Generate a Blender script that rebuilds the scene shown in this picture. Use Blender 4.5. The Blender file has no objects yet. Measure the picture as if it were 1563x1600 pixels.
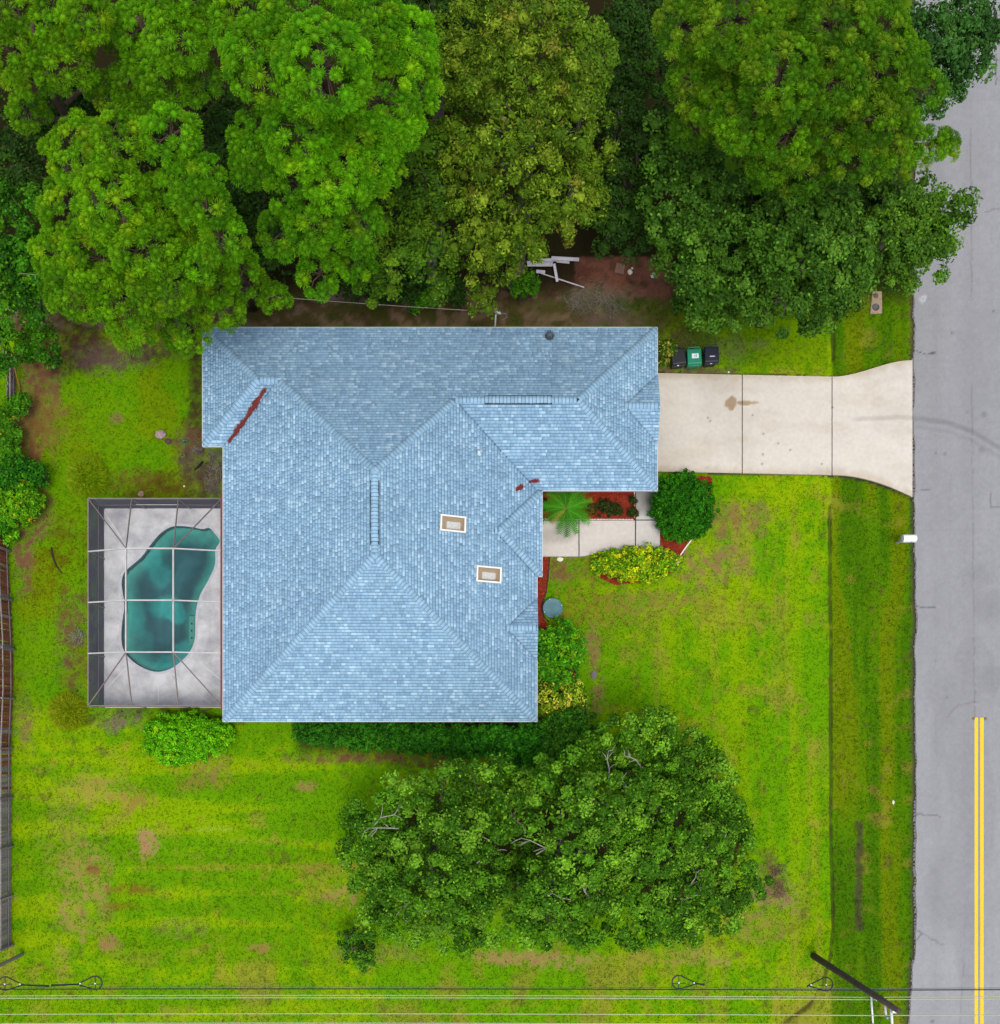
import bpy, bmesh, math, random
import numpy as np
from mathutils import Vector, Matrix

R = math.radians
SC = bpy.context.scene
COL = SC.collection
random.seed(7)

# ------------------------------------------------------------------ scale
# photograph pixels (1563 x 1600) measured against a drone H metres up whose nadir is pixel (NX, NY)
PPM, NX, NY, H = 32.0, 740.0, 1150.0, 57.0

def W(px, py, z=0.0):
    k = (H - z) / H / PPM
    return Vector(((px - NX) * k, -(py - NY) * k, z))

def PR(r, z=0.0):
    return r * (H - z) / H / PPM

# ------------------------------------------------------------------ camera
cam_d = bpy.data.cameras.new('camera')
cam = bpy.data.objects.new('camera', cam_d); COL.objects.link(cam)
cam.location = (0, 0, H); cam.rotation_euler = (0, 0, 0)
cam_d.sensor_fit = 'HORIZONTAL'; cam_d.sensor_width = 36.0
cam_d.lens = 36.0 * H * PPM / 1563.0
cam_d.shift_x = (781.5 - NX) / 1563.0
cam_d.shift_y = (NY - 800.0) / 1563.0
cam_d.clip_end = 3000
SC.camera = cam

# ------------------------------------------------------------------ sky, sun, exposure
SUN_EL, SUN_AZ = R(77), R(165)       # azimuth clockwise from north
wd = bpy.data.worlds.new('World'); SC.world = wd; wd.use_nodes = True
nt = wd.node_tree; nt.nodes.clear()
sky = nt.nodes.new('ShaderNodeTexSky'); sky.sky_type = 'NISHITA'; sky.sun_disc = False
sky.sun_elevation = SUN_EL; sky.sun_rotation = SUN_AZ; sky.dust_density = 3.0; sky.ozone_density = 1.0
hs = nt.nodes.new('ShaderNodeHueSaturation'); hs.inputs['Saturation'].default_value = 0.42
bg = nt.nodes.new('ShaderNodeBackground'); bg.inputs['Strength'].default_value = 0.15
wo = nt.nodes.new('ShaderNodeOutputWorld')
nt.links.new(sky.outputs[0], hs.inputs['Color']); nt.links.new(hs.outputs[0], bg.inputs[0]); nt.links.new(bg.outputs[0], wo.inputs[0])
sd = bpy.data.lights.new('sun', 'SUN'); sd.energy = 1.1; sd.angle = R(16); sd.color = (1.0, 0.95, 0.86)
so = bpy.data.objects.new('sun', sd); COL.objects.link(so); so.location = (0, -20, 70)
dirv = Vector((math.sin(SUN_AZ) * math.cos(SUN_EL), math.cos(SUN_AZ) * math.cos(SUN_EL), math.sin(SUN_EL)))
so.rotation_euler = dirv.to_track_quat('Z', 'Y').to_euler()
SC.view_settings.view_transform = 'Standard'; SC.view_settings.look = 'None'
SC.view_settings.exposure = 0.65; SC.view_settings.gamma = 1.0; SC.view_settings.use_curve_mapping = False
SC.render.engine = 'CYCLES'
SC.cycles.max_bounces = 8; SC.cycles.transparent_max_bounces = 16
SC.cycles.diffuse_bounces = 1; SC.cycles.glossy_bounces = 2; SC.cycles.transmission_bounces = 4

GAIN = 1.4        # how bright a white card shows at this exposure: picture colour -> base colour
def lin(c):
    c = np.asarray(c, float) / 255.0
    return np.where(c <= 0.04045, c / 12.92, ((c + 0.055) / 1.055) ** 2.4)
def A(r, g, b):
    return lin((r, g, b)) / GAIN
def A4(r, g, b):
    v = A(r, g, b); return (float(v[0]), float(v[1]), float(v[2]), 1.0)

# ------------------------------------------------------------------ numpy noise
_rt = np.random.RandomState(11).rand(256, 256)
def vnoise(x, y, seed=0):
    x = np.asarray(x, float) + seed * 17.31; y = np.asarray(y, float) + seed * 9.77
    xi = np.floor(x).astype(int); yi = np.floor(y).astype(int)
    fx = x - xi; fy = y - yi
    fx = fx * fx * (3 - 2 * fx); fy = fy * fy * (3 - 2 * fy)
    a = _rt[xi & 255, yi & 255]; b = _rt[(xi + 1) & 255, yi & 255]
    c = _rt[xi & 255, (yi + 1) & 255]; d = _rt[(xi + 1) & 255, (yi + 1) & 255]
    return (a * (1 - fx) + b * fx) * (1 - fy) + (c * (1 - fx) + d * fx) * fy
def fbm(x, y, f, o=4, seed=0):
    s = 0; a = 0.5; t = 0
    for i in range(o):
        s = s + a * vnoise(x * f, y * f, seed + i * 3); t += a; a *= 0.5; f *= 2.03
    return s / t
def sstep(a, b, x):
    t = np.clip((x - a) / (b - a), 0, 1); return t * t * (3 - 2 * t)

# ------------------------------------------------------------------ materials
MATS = {}
def new_mat(name):
    m = bpy.data.materials.new(name); m.use_nodes = True
    m.node_tree.nodes.clear(); return m, m.node_tree.nodes, m.node_tree.links

def mat_plain(name, col, rough=0.7, var=0.12, scale=8.0, metal=0.0, bump=0.0, objvar=0.0, spec=0.4):
    if name in MATS: return MATS[name]
    m, N, L = new_mat(name)
    out = N.new('ShaderNodeOutputMaterial'); p = N.new('ShaderNodeBsdfPrincipled')
    p.inputs['Roughness'].default_value = rough; p.inputs['Metallic'].default_value = metal
    p.inputs['Specular IOR Level'].default_value = spec
    tc = N.new('ShaderNodeTexCoord'); nz = N.new('ShaderNodeTexNoise')
    nz.inputs['Scale'].default_value = scale; nz.inputs['Detail'].default_value = 6
    L.new(tc.outputs['Object'], nz.inputs['Vector'])
    mr = N.new('ShaderNodeMapRange'); mr.inputs[1].default_value = 0.3; mr.inputs[2].default_value = 0.7
    mr.inputs[3].default_value = 1 - var; mr.inputs[4].default_value = 1 + var
    L.new(nz.outputs[0], mr.inputs[0])
    mx = N.new('ShaderNodeVectorMath'); mx.operation = 'SCALE'; mx.inputs[0].default_value = col[:3]
    if objvar:
        oi = N.new('ShaderNodeObjectInfo'); m2 = N.new('ShaderNodeMapRange')
        m2.inputs[3].default_value = 1 - objvar; m2.inputs[4].default_value = 1 + objvar
        L.new(oi.outputs['Random'], m2.inputs[0])
        mm = N.new('ShaderNodeMath'); mm.operation = 'MULTIPLY'
        L.new(mr.outputs[0], mm.inputs[0]); L.new(m2.outputs[0], mm.inputs[1]); L.new(mm.outputs[0], mx.inputs['Scale'])
    else:
        L.new(mr.outputs[0], mx.inputs['Scale'])
    L.new(mx.outputs[0], p.inputs['Base Color'])
    if bump:
        b = N.new('ShaderNodeBump'); b.inputs['Strength'].default_value = bump; b.inputs['Distance'].default_value = 0.03
        L.new(nz.outputs[0], b.inputs['Height']); L.new(b.outputs[0], p.inputs['Normal'])
    L.new(p.outputs[0], out.inputs[0]); MATS[name] = m; return m

def mat_vcol(name, rough=0.8, var=0.2, scale=30.0, bump=0.0, bdist=0.02, spec=0.3, objvar=0.0):
    """colour from the mesh attribute, fine grain from noise"""
    if name in MATS: return MATS[name]
    m, N, L = new_mat(name)
    out = N.new('ShaderNodeOutputMaterial'); p = N.new('ShaderNodeBsdfPrincipled')
    p.inputs['Roughness'].default_value = rough; p.inputs['Specular IOR Level'].default_value = spec
    at = N.new('ShaderNodeAttribute'); at.attribute_name = 'Col'
    tc = N.new('ShaderNodeTexCoord'); nz = N.new('ShaderNodeTexNoise')
    nz.inputs['Scale'].default_value = scale; nz.inputs['Detail'].default_value = 5
    L.new(tc.outputs['Object'], nz.inputs['Vector'])
    mr = N.new('ShaderNodeMapRange'); mr.inputs[1].default_value = 0.3; mr.inputs[2].default_value = 0.7
    mr.inputs[3].default_value = 1 - var; mr.inputs[4].default_value = 1 + var
    L.new(nz.outputs[0], mr.inputs[0])
    mx = N.new('ShaderNodeVectorMath'); mx.operation = 'SCALE'
    L.new(at.outputs['Color'], mx.inputs[0]); L.new(mr.outputs[0], mx.inputs['Scale'])
    L.new(mx.outputs[0], p.inputs['Base Color'])
    if bump:
        b = N.new('ShaderNodeBump'); b.inputs['Strength'].default_value = bump; b.inputs['Distance'].default_value = bdist
        L.new(nz.outputs[0], b.inputs['Height']); L.new(b.outputs[0], p.inputs['Normal'])
    L.new(p.outputs[0], out.inputs[0]); MATS[name] = m; return m

def mat_leaf(name='leaf', trans=0.3, rough=0.55):
    if name in MATS: return MATS[name]
    m, N, L = new_mat(name)
    out = N.new('ShaderNodeOutputMaterial'); p = N.new('ShaderNodeBsdfPrincipled')
    p.inputs['Roughness'].default_value = rough; p.inputs['Specular IOR Level'].default_value = 0.12
    at = N.new('ShaderNodeAttribute'); at.attribute_name = 'Col'
    tr = N.new('ShaderNodeBsdfTranslucent'); mix = N.new('ShaderNodeMixShader'); mix.inputs[0].default_value = trans
    L.new(at.outputs['Color'], p.inputs['Base Color']); L.new(at.outputs['Color'], tr.inputs[0])
    L.new(p.outputs[0], mix.inputs[1]); L.new(tr.outputs[0], mix.inputs[2]); L.new(mix.outputs[0], out.inputs[0])
    MATS[name] = m; return m

def mat_screen(name, col, cover):
    if name in MATS: return MATS[name]
    m, N, L = new_mat(name)
    out = N.new('ShaderNodeOutputMaterial'); d = N.new('ShaderNodeBsdfDiffuse'); d.inputs[0].default_value = (*col, 1)
    t = N.new('ShaderNodeBsdfTransparent'); mix = N.new('ShaderNodeMixShader')
    tc = N.new('ShaderNodeTexCoord'); nz = N.new('ShaderNodeTexNoise'); nz.inputs['Scale'].default_value = 1.2
    mr = N.new('ShaderNodeMapRange'); mr.inputs[1].default_value = 0.3; mr.inputs[2].default_value = 0.7
    mr.inputs[3].default_value = cover * 0.8; mr.inputs[4].default_value = min(1, cover * 1.2)
    L.new(tc.outputs['Object'], nz.inputs['Vector']); L.new(nz.outputs[0], mr.inputs[0]); L.new(mr.outputs[0], mix.inputs[0])
    L.new(t.outputs[0], mix.inputs[1]); L.new(d.outputs[0], mix.inputs[2]); L.new(mix.outputs[0], out.inputs[0])
    MATS[name] = m; return m

def mat_sheet_glass(name, tint, ior=1.33, rough=0.02, bump=0.0):
    """a clear sheet: coloured see-through plus Fresnel reflection"""
    if name in MATS: return MATS[name]
    m, N, L = new_mat(name)
    out = N.new('ShaderNodeOutputMaterial'); g = N.new('ShaderNodeBsdfGlossy'); g.inputs['Roughness'].default_value = rough
    t = N.new('ShaderNodeBsdfTransparent'); t.inputs[0].default_value = (*tint, 1)
    fr = N.new('ShaderNodeFresnel'); fr.inputs[0].default_value = ior; mix = N.new('ShaderNodeMixShader')
    if bump:
        tc = N.new('ShaderNodeTexCoord'); nz = N.new('ShaderNodeTexNoise'); nz.inputs['Scale'].default_value = 6; nz.inputs['Detail'].default_value = 3
        b = N.new('ShaderNodeBump'); b.inputs['Strength'].default_value = bump; b.inputs['Distance'].default_value = 0.02
        L.new(tc.outputs['Object'], nz.inputs['Vector']); L.new(nz.outputs[0], b.inputs['Height'])
        L.new(b.outputs[0], g.inputs['Normal']); L.new(b.outputs[0], fr.inputs['Normal'])
    L.new(fr.outputs[0], mix.inputs[0]); L.new(t.outputs[0], mix.inputs[1]); L.new(g.outputs[0], mix.inputs[2])
    L.new(mix.outputs[0], out.inputs[0]); MATS[name] = m; return m

# ------------------------------------------------------------------ object helpers
ORG = {}
def origin(o):
    while o is not None:
        if o.name in ORG: return ORG[o.name]
        o = o.parent
    return Vector((0, 0, 0))

def tag(o, label=None, cat=None, group=None, kind=None):
    if label: o['label'] = label
    if cat: o['category'] = cat
    if group: o['group'] = group
    if kind: o['kind'] = kind
    return o

def thing(name, label, cat, loc=(0, 0, 0), group=None):
    o = bpy.data.objects.new(name, None); COL.objects.link(o); o.empty_display_size = 0.2
    o.location = loc; ORG[o.name] = Vector(loc)
    return tag(o, label, cat, group)

def place(name, me, parent=None, loc=None):
    o = bpy.data.objects.new(name, me); COL.objects.link(o)
    if parent is not None: o.parent = parent
    if loc is not None: o.location = loc
    return o

def np_mesh(name, V, quads=None, tris=None, col=None, mat=None, smooth=False, parent=None):
    """V (n,3) in world metres; faces as arrays; col (n,3) per vertex"""
    V = np.asarray(V, np.float32)
    off = origin(parent) if parent is not None else Vector((0, 0, 0))
    V = V - np.array(off, np.float32)
    me = bpy.data.meshes.new(name)
    parts = []; starts = []; tot = 0; pos = 0
    loops = []
    if quads is not None and len(quads):
        q = np.asarray(quads, np.int32); loops.append(q.ravel()); starts.append(np.arange(len(q)) * 4 + pos); pos += q.size
    if tris is not None and len(tris):
        t = np.asarray(tris, np.int32); loops.append(t.ravel()); starts.append(np.arange(len(t)) * 3 + pos); pos += t.size
    loops = np.concatenate(loops); starts = np.concatenate(starts).astype(np.int32)
    me.vertices.add(len(V)); me.vertices.foreach_set('co', V.ravel())
    me.loops.add(len(loops)); me.loops.foreach_set('vertex_index', loops)
    me.polygons.add(len(starts)); me.polygons.foreach_set('loop_start', starts)
    if smooth: me.polygons.foreach_set('use_smooth', np.ones(len(starts), bool))
    me.update(calc_edges=True); me.validate()
    if col is not None:
        ca = me.color_attributes.new('Col', 'FLOAT_COLOR', 'POINT')
        c4 = np.ones((len(V), 4), np.float32); c4[:, :3] = col
        ca.data.foreach_set('color', c4.ravel())
    if mat: me.materials.append(mat)
    return place(name, me, parent)

class MB:
    """collects simple solids in world metres; build() links them as one mesh object"""
    def __init__(s): s.v = []; s.f = []; s.c = []; s.col = None
    def add(s, vs, fs):
        b = len(s.v); s.v += [tuple(v) for v in vs]; s.f += [tuple(i + b for i in f) for f in fs]
        if s.col is not None: s.c += [s.col] * len(vs)
        return s
    def box(s, x0, y0, z0, x1, y1, z1):
        return s.add([(x0, y0, z0), (x1, y0, z0), (x1, y1, z0), (x0, y1, z0), (x0, y0, z1), (x1, y0, z1), (x1, y1, z1), (x0, y1, z1)],
                     [(3, 2, 1, 0), (4, 5, 6, 7), (0, 1, 5, 4), (1, 2, 6, 5), (2, 3, 7, 6), (3, 0, 4, 7)])
    def hexa(s, b, t):
        return s.add(list(b) + list(t), [(3, 2, 1, 0), (4, 5, 6, 7), (0, 1, 5, 4), (1, 2, 6, 5), (2, 3, 7, 6), (3, 0, 4, 7)])
    def beam(s, p, q, w, h):
        p = Vector(p); q = Vector(q); d = (q - p).normalized()
        up = Vector((0, 0, 1)) if abs(d.z) < 0.95 else Vector((1, 0, 0))
        a = d.cross(up).normalized() * (w / 2); b = a.cross(d).normalized() * (h / 2)
        return s.hexa([p - a - b, p + a - b, p + a + b, p - a + b], [q - a - b, q + a - b, q + a + b, q - a + b])
    def tube(s, pts, rad, n=6, cap=True):
        pts = [Vector(p) for p in pts]
        if not hasattr(rad, '__len__'): rad = [rad] * len(pts)
        vs = []; fs = []
        ref = None
        for i, p in enumerate(pts):
            d = (pts[min(i + 1, len(pts) - 1)] - pts[max(i - 1, 0)])
            d = d.normalized() if d.length > 1e-9 else Vector((0, 0, 1))
            if ref is None: ref = Vector((1, 0, 0)) if abs(d.x) < 0.8 else Vector((0, 1, 0))
            a = (ref - d * ref.dot(d)).normalized(); b = d.cross(a); ref = a
            for k in range(n):
                t = 2 * math.pi * k / n
                vs.append(p + (a * math.cos(t) + b * math.sin(t)) * rad[i])
        for i in range(len(pts) - 1):
            for k in range(n):
                fs.append((i * n + k, i * n + (k + 1) % n, (i + 1) * n + (k + 1) % n, (i + 1) * n + k))
        if cap:
            fs.append(tuple(range(n - 1, -1, -1))); fs.append(tuple(range((len(pts) - 1) * n, len(pts) * n)))
        return s.add(vs, fs)
    def lathe(s, c, prof, n=24, axis='z'):
        vs = []; fs = []; c = Vector(c)
        for (r, z) in prof:
            for k in range(n):
                t = 2 * math.pi * k / n
                if axis == 'z': vs.append(c + Vector((r * math.cos(t), r * math.sin(t), z)))
                else: vs.append(c + Vector((z, r * math.cos(t), r * math.sin(t))))
        for i in range(len(prof) - 1):
            for k in range(n):
                fs.append((i * n + k, i * n + (k + 1) % n, (i + 1) * n + (k + 1) % n, (i + 1) * n + k))
        fs.append(tuple(range(n - 1, -1, -1))); fs.append(tuple(range((len(prof) - 1) * n, len(prof) * n)))
        return s.add(vs, fs)
    def mesh(s, name, mat, off=Vector((0, 0, 0)), smooth=False):
        me = bpy.data.meshes.new(name)
        me.from_pydata([(v[0] - off[0], v[1] - off[1], v[2] - off[2]) for v in s.v], [], s.f); me.update()
        if s.c:
            ca = me.color_attributes.new('Col', 'FLOAT_COLOR', 'POINT')
            c4 = np.ones((len(s.v), 4), np.float32); c4[:, :3] = np.array(s.c); ca.data.foreach_set('color', c4.ravel())
        if smooth:
            for p in me.polygons: p.use_smooth = True
        if mat: me.materials.append(mat)
        return me
    def build(s, name, mat, parent=None, smooth=False, bevel=0.0):
        off = origin(parent) if parent is not None else Vector((0, 0, 0))
        o = place(name, s.mesh(name, mat, off, smooth), parent)
        if bevel:
            b = o.modifiers.new('bevel', 'BEVEL'); b.width = bevel; b.segments = 2; b.limit_method = 'ANGLE'
        return o

def copy_thing(root, loc, label=None, rotz=None):
    r = root.copy(); COL.objects.link(r); r.location = loc; ORG[r.name] = Vector(loc)
    if label: r['label'] = label
    if rotz is not None: r.rotation_euler = (0, 0, rotz)
    for ch in list(root.children):
        c = ch.copy(); COL.objects.link(c); c.parent = r
        for g in list(ch.children):
            d = g.copy(); COL.objects.link(d); d.parent = c
    return r

def pip(px, py, poly):
    inside = np.zeros(np.shape(px), bool); n = len(poly); j = n - 1
    for i in range(n):
        xi, yi = poly[i]; xj, yj = poly[j]
        c = ((yi > py) != (yj > py)) & (px < (xj - xi) * (py - yi) / (yj - yi + 1e-12) + xi)
        inside ^= c; j = i
    return inside

def seg_dist(px, py, pts):
    d = np.full(np.shape(px), 1e9)
    for (x0, y0), (x1, y1) in zip(pts[:-1], pts[1:]):
        dx, dy = x1 - x0, y1 - y0
        t = np.clip(((px - x0) * dx + (py - y0) * dy) / (dx * dx + dy * dy + 1e-9), 0, 1)
        d = np.minimum(d, np.hypot(px - x0 - t * dx, py - y0 - t * dy))
    return d

# ================================================================== GROUND
DITCH = [(1302, 440), (1303, 562)], [(1297, 792), (1299, 1000), (1299, 1300), (1303, 1450), (1299, 1492), (1285, 1545), (1262, 1575), (1225, 1600)]

def d_top(x):
    t = np.clip((x - 1300) / 126.0, 0, 1); return 583 + (x - 1020) * 0.02 - 28 * (t * t * (3 - 2 * t))
def d_bot(x):
    t = np.clip((x - 1310) / 116.0, 0, 1); return 737 + (x - 1020) * 0.021 + 32 * t ** 1.8

def lawn_col(X, Y):
    """base colour of the turf and soil at world X, Y (patches measured in photograph pixels)"""
    px = X * PPM + NX; py = NY - Y * PPM
    n1 = fbm(X, Y, 0.16, 4, 1); n2 = fbm(X, Y, 0.55, 4, 2); n3 = fbm(X, Y, 2.2, 3, 3); n4 = fbm(X, Y, 6.0, 2, 4)
    wob = (n2 - 0.5) * 70 + (n3 - 0.5) * 36
    green = A(100, 154, 0); yel = A(138, 170, 2); dark = A(58, 108, 0); brown = A(96, 66, 46)
    red = A(120, 70, 50); straw = A(158, 132, 60); olive = A(78, 120, 2); grey = A(120, 108, 100); soil = A(58, 42, 32)
    def mixc(c, k, m): return c * (1 - m[..., None]) + k * m[..., None]
    c = np.zeros(np.shape(X) + (3,)) + green
    c = mixc(c, yel, sstep(0.42, 0.66, n1 * 0.55 + n3 * 0.45))
    c = mixc(c, dark, sstep(0.56, 0.80, n2 * 0.5 + n4 * 0.5) * 0.4)
    # mowing stripes, along x on the back lawn and along y at the front
    back = sstep(560, 480, px) * sstep(1120, 1180, py)
    st = fbm(X * 0.10, Y, 1.3, 3, 9)
    c = mixc(c, yel, back * sstep(0.52, 0.66, st) * 0.75)
    c = mixc(c, A(96, 144, 0), back * sstep(0.50, 0.36, st) * 0.6)
    front = sstep(900, 1000, px) * sstep(1302, 1290, px) * sstep(760, 800, py)
    sv = fbm(X, Y * 0.07, 1.1, 3, 12)
    c = mixc(c, yel, front * sstep(0.52, 0.64, sv) * 0.5)
    c = mixc(c, straw, front * sstep(0.58, 0.72, fbm(X, Y * 0.12, 2.4, 3, 21)) * 0.25)
    bot = sstep(1470, 1520, py)
    c = mixc(c, straw, bot * sstep(0.5, 0.72, n2) * 0.45)
    # the strip between ditch and road is duller, streaked along the road
    sw = sstep(1296, 1306, px) * sstep(380, 420, py)
    c = mixc(c, olive, sw * 0.85)
    ss = fbm(X, Y * 0.06, 1.6, 3, 31)
    c = mixc(c, A(112, 128, 6), sw * sstep(0.5, 0.64, ss) * 0.7)
    c = mixc(c, A(60, 104, 2), sw * sstep(0.5, 0.36, ss) * 0.6)
    # rusty thin specks
    c = mixc(c, straw, sstep(0.62, 0.78, fbm(X, Y, 1.1, 4, 41)) * 0.35)
    c = mixc(c, brown, sstep(0.68, 0.80, fbm(X, Y, 2.6, 4, 45)) * 0.5)
    thin = 0.0 * px + np.where((py > 800) & (px < 1300), .75, .45)
    n5 = fbm(X, Y, 4.2, 3, 47)
    def blob(x, y, rx, ry, k, s=1.0, soft=0.5):
        nonlocal c
        d = np.hypot((px - x + wob * 0.6 * rx / 60) / rx, (py - y + wob * 0.5 * ry / 60) / ry) + (n3 - 0.5) * 1.1 + (n4 - 0.5) * 0.8
        c = mixc(c, k * (0.8 + 0.4 * n5)[..., None], sstep(1.0 + soft * 0.6, 1.0 - soft, d) * s * (1 - thin * sstep(.42, .62, n5)))
    # thin and bare patches of the front lawn
    for b in [(1135, 810, 75, 28, A(140, 106, 70), .75), (1100, 880, 70, 34, A(144, 110, 76), .8), (1010, 940, 90, 24, A(140, 118, 60), .7),
              (885, 895, 38, 26, A(128, 100, 60), .95), (920, 950, 46, 46, A(132, 122, 40), .7), (928, 1020, 12, 50, A(140, 110, 74), .85),
              (936, 1090, 12, 30, A(140, 110, 74), .8), (1000, 985, 60, 40, A(126, 134, 40), .6), (1160, 960, 90, 30, A(150, 140, 50), .5),
              (1210, 1400, 34, 34, A(150, 112, 92), .85), (1180, 1450, 60, 24, A(150, 128, 66), .7), (880, 1500, 70, 14, A(164, 134, 84), .8),
              (800, 1496, 60, 12, A(164, 134, 84), .8), (600, 1490, 60, 16, A(140, 130, 70), .5), (1030, 1500, 90, 14, A(156, 140, 60), .6),
              (1100, 1495, 50, 16, A(160, 136, 80), .6), (1205, 1370, 14, 40, A(110, 80, 60), .8)]: blob(*b)
    # back lawn
    for b in [(370, 1355, 190, 5, A(160, 150, 50), .6), (335, 1296, 34, 4, A(164, 184, 70), .7), (400, 1315, 60, 4, A(160, 160, 60), .5), (470, 1395, 90, 5, A(150, 150, 40), .5), (130, 1370, 44, 60, A(158, 134, 76), .75), (229, 1318, 17, 21, A(168, 132, 92), .95), (150, 1235, 60, 26, A(160, 142, 66), .7),
              (220, 1250, 34, 16, A(150, 120, 60), .7), (100, 1300, 40, 60, A(140, 134, 60), .5), (110, 1430, 24, 30, A(160, 132, 78), .7),
              (150, 1360, 20, 10, A(124, 80, 40), .7), (200, 1390, 34, 10, A(126, 92, 36), .8), (190, 1415, 28, 7, A(126, 92, 36), .7),
              (310, 1222, 26, 12, A(140, 110, 60), .6), (340, 1200, 30, 20, A(140, 104, 70), .6), (480, 1228, 18, 8, A(160, 120, 80), .7),
              (540, 1400, 30, 20, A(158, 132, 78), .8), (510, 1355, 46, 8, A(150, 120, 58), .7), (560, 1185, 110, 9, A(120, 82, 60), .9),
              (690, 1190, 60, 12, A(112, 78, 56), .9), (170, 1475, 20, 14, A(158, 112, 80), .8), (410, 1482, 24, 7, A(156, 116, 70), .7),
              (95, 1500, 14, 34, A(156, 128, 70), .6), (36, 1120, 16, 60, A(138, 110, 74), .8), (280, 1450, 40, 14, A(130, 140, 60), .6),
              (320, 1128, 46, 10, A(70, 48, 38), .9), (190, 1118, 44, 22, A(124, 100, 92), .9), (240, 1110, 60, 10, A(84, 60, 50), .8),
              (120, 1110, 38, 26, A(84, 92, 14), .8)]: blob(*b)
    # west yard
    west = sstep(330, 315, px) * sstep(540, 560, py) * sstep(1140, 1080, py)
    c = mixc(c, A(82, 140, 4), west * 0.7)
    c = mixc(c, A(126, 130, 8), west * sstep(0.52, 0.68, n2) * 0.4)
    for b in [(60, 600, 36, 110, A(126, 84, 66), .95), (44, 690, 26, 60, A(124, 78, 58), .95), (100, 545, 90, 36, A(86, 54, 44), .95),
              (170, 560, 60, 26, A(104, 84, 74), .9), (250, 545, 80, 18, A(84, 64, 54), .9), (312, 620, 22, 90, A(72, 52, 38), .9),
              (300, 700, 26, 34, A(104, 72, 62), .95), (322, 740, 44, 44, A(86, 72, 62), .98), (250, 760, 90, 26, A(92, 76, 26), .9),
              (210, 745, 40, 14, A(112, 96, 40), .6), (184, 653, 12, 9, A(140, 92, 80), .8), (90, 660, 40, 50, A(120, 114, 30), .5),
              (60, 800, 26, 30, A(122, 84, 66), .9), (40, 860, 20, 60, A(128, 84, 70), .9), (112, 980, 26, 70, A(112, 84, 60), .9),
              (118, 1040, 20, 50, A(104, 78, 50), .85), (80, 900, 30, 60, A(108, 104, 12), .6), (150, 690, 60, 40, A(110, 136, 8), .4),
              (110, 840, 40, 60, A(100, 94, 20), .6)]: blob(*b)
    # soil, straw and leaf litter along the north wall and under the trees, with tree and house shade painted in
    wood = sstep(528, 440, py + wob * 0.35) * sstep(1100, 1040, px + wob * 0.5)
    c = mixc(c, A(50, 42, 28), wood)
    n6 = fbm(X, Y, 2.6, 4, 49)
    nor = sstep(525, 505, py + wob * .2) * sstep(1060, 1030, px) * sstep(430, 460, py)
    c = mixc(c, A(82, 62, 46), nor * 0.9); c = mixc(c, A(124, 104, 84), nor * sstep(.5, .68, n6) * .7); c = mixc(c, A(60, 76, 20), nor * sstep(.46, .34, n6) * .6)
    for b in [(560, 462, 60, 12, A(112, 98, 88), .8), (600, 455, 30, 12, A(120, 106, 100), .8), (930, 470, 60, 26, A(108, 100, 80), .85),
              (965, 420, 85, 38, A(138, 90, 72), 1.), (1030, 440, 40, 30, A(128, 84, 68), .9), (880, 430, 60, 20, A(92, 58, 46), .9),
              (1000, 480, 60, 14, A(72, 96, 22), .8), (960, 500, 60, 14, A(104, 88, 80), .7), (860, 480, 60, 14, A(82, 78, 40), .8),
              (1080, 530, 60, 26, A(98, 78, 62), .85), (1050, 500, 60, 24, A(90, 98, 26), .6), (1140, 545, 34, 20, A(120, 102, 84), .7),
              (1190, 540, 16, 10, A(130, 104, 90), .7), (1060, 577, 60, 10, A(112, 84, 72), .95), (1125, 580, 40, 8, A(112, 84, 72), .9)]: blob(*b)
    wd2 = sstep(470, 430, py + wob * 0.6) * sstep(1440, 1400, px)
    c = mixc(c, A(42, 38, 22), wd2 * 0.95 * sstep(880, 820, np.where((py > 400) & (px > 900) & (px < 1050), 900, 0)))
    c = mixc(c, A(78, 122, 8), sstep(1060, 1090, px) * sstep(1298, 1290, px) * sstep(595, 560, py) * .5)
    # bare soil under the paving
    c = mixc(c, A(70, 58, 46), ((px > 1005) & (px < 1428) & (py > d_top(px) - 2.5 + n3 * 2) & (py < d_bot(px) + 2 - n3 * 2) | (px > 836) & (px < 1030) & (py > 750) & (py < 868)) * 1.0)
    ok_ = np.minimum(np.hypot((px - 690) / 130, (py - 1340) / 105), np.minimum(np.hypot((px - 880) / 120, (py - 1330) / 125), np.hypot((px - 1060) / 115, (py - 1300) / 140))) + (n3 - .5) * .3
    c = mixc(c, A(52, 44, 28), sstep(1.0, .8, ok_) * .95)  # ground under the oaks, crown shade put into its dark colour
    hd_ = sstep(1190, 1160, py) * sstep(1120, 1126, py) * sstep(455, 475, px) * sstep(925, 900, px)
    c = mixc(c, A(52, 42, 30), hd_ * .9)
    # pale edge beside the road, soil in the ditch
    rd = sstep(10, 2, np.abs(px - road_edge_px(py))) 
    c = mixc(c, A(74, 66, 56), rd * 0.9)
    for line, w in ((DITCH[0], 5), (DITCH[1], 3.6)):
        d = seg_dist(px, py, line) + (n3 - 0.5) * 5 + (n4 - .5) * 3
        c = mixc(c, A(62, 56, 34), sstep(w, w * 0.3, d) * (.45 + .45 * n2))
    d = seg_dist(px, py, [(1346, 1290), (1344, 1450)])
    c = mixc(c, A(72, 66, 48), sstep(9, 3, d + (n3 - .5) * 10) * 0.85)
    return np.clip(c, 0.002, 0.9)

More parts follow.
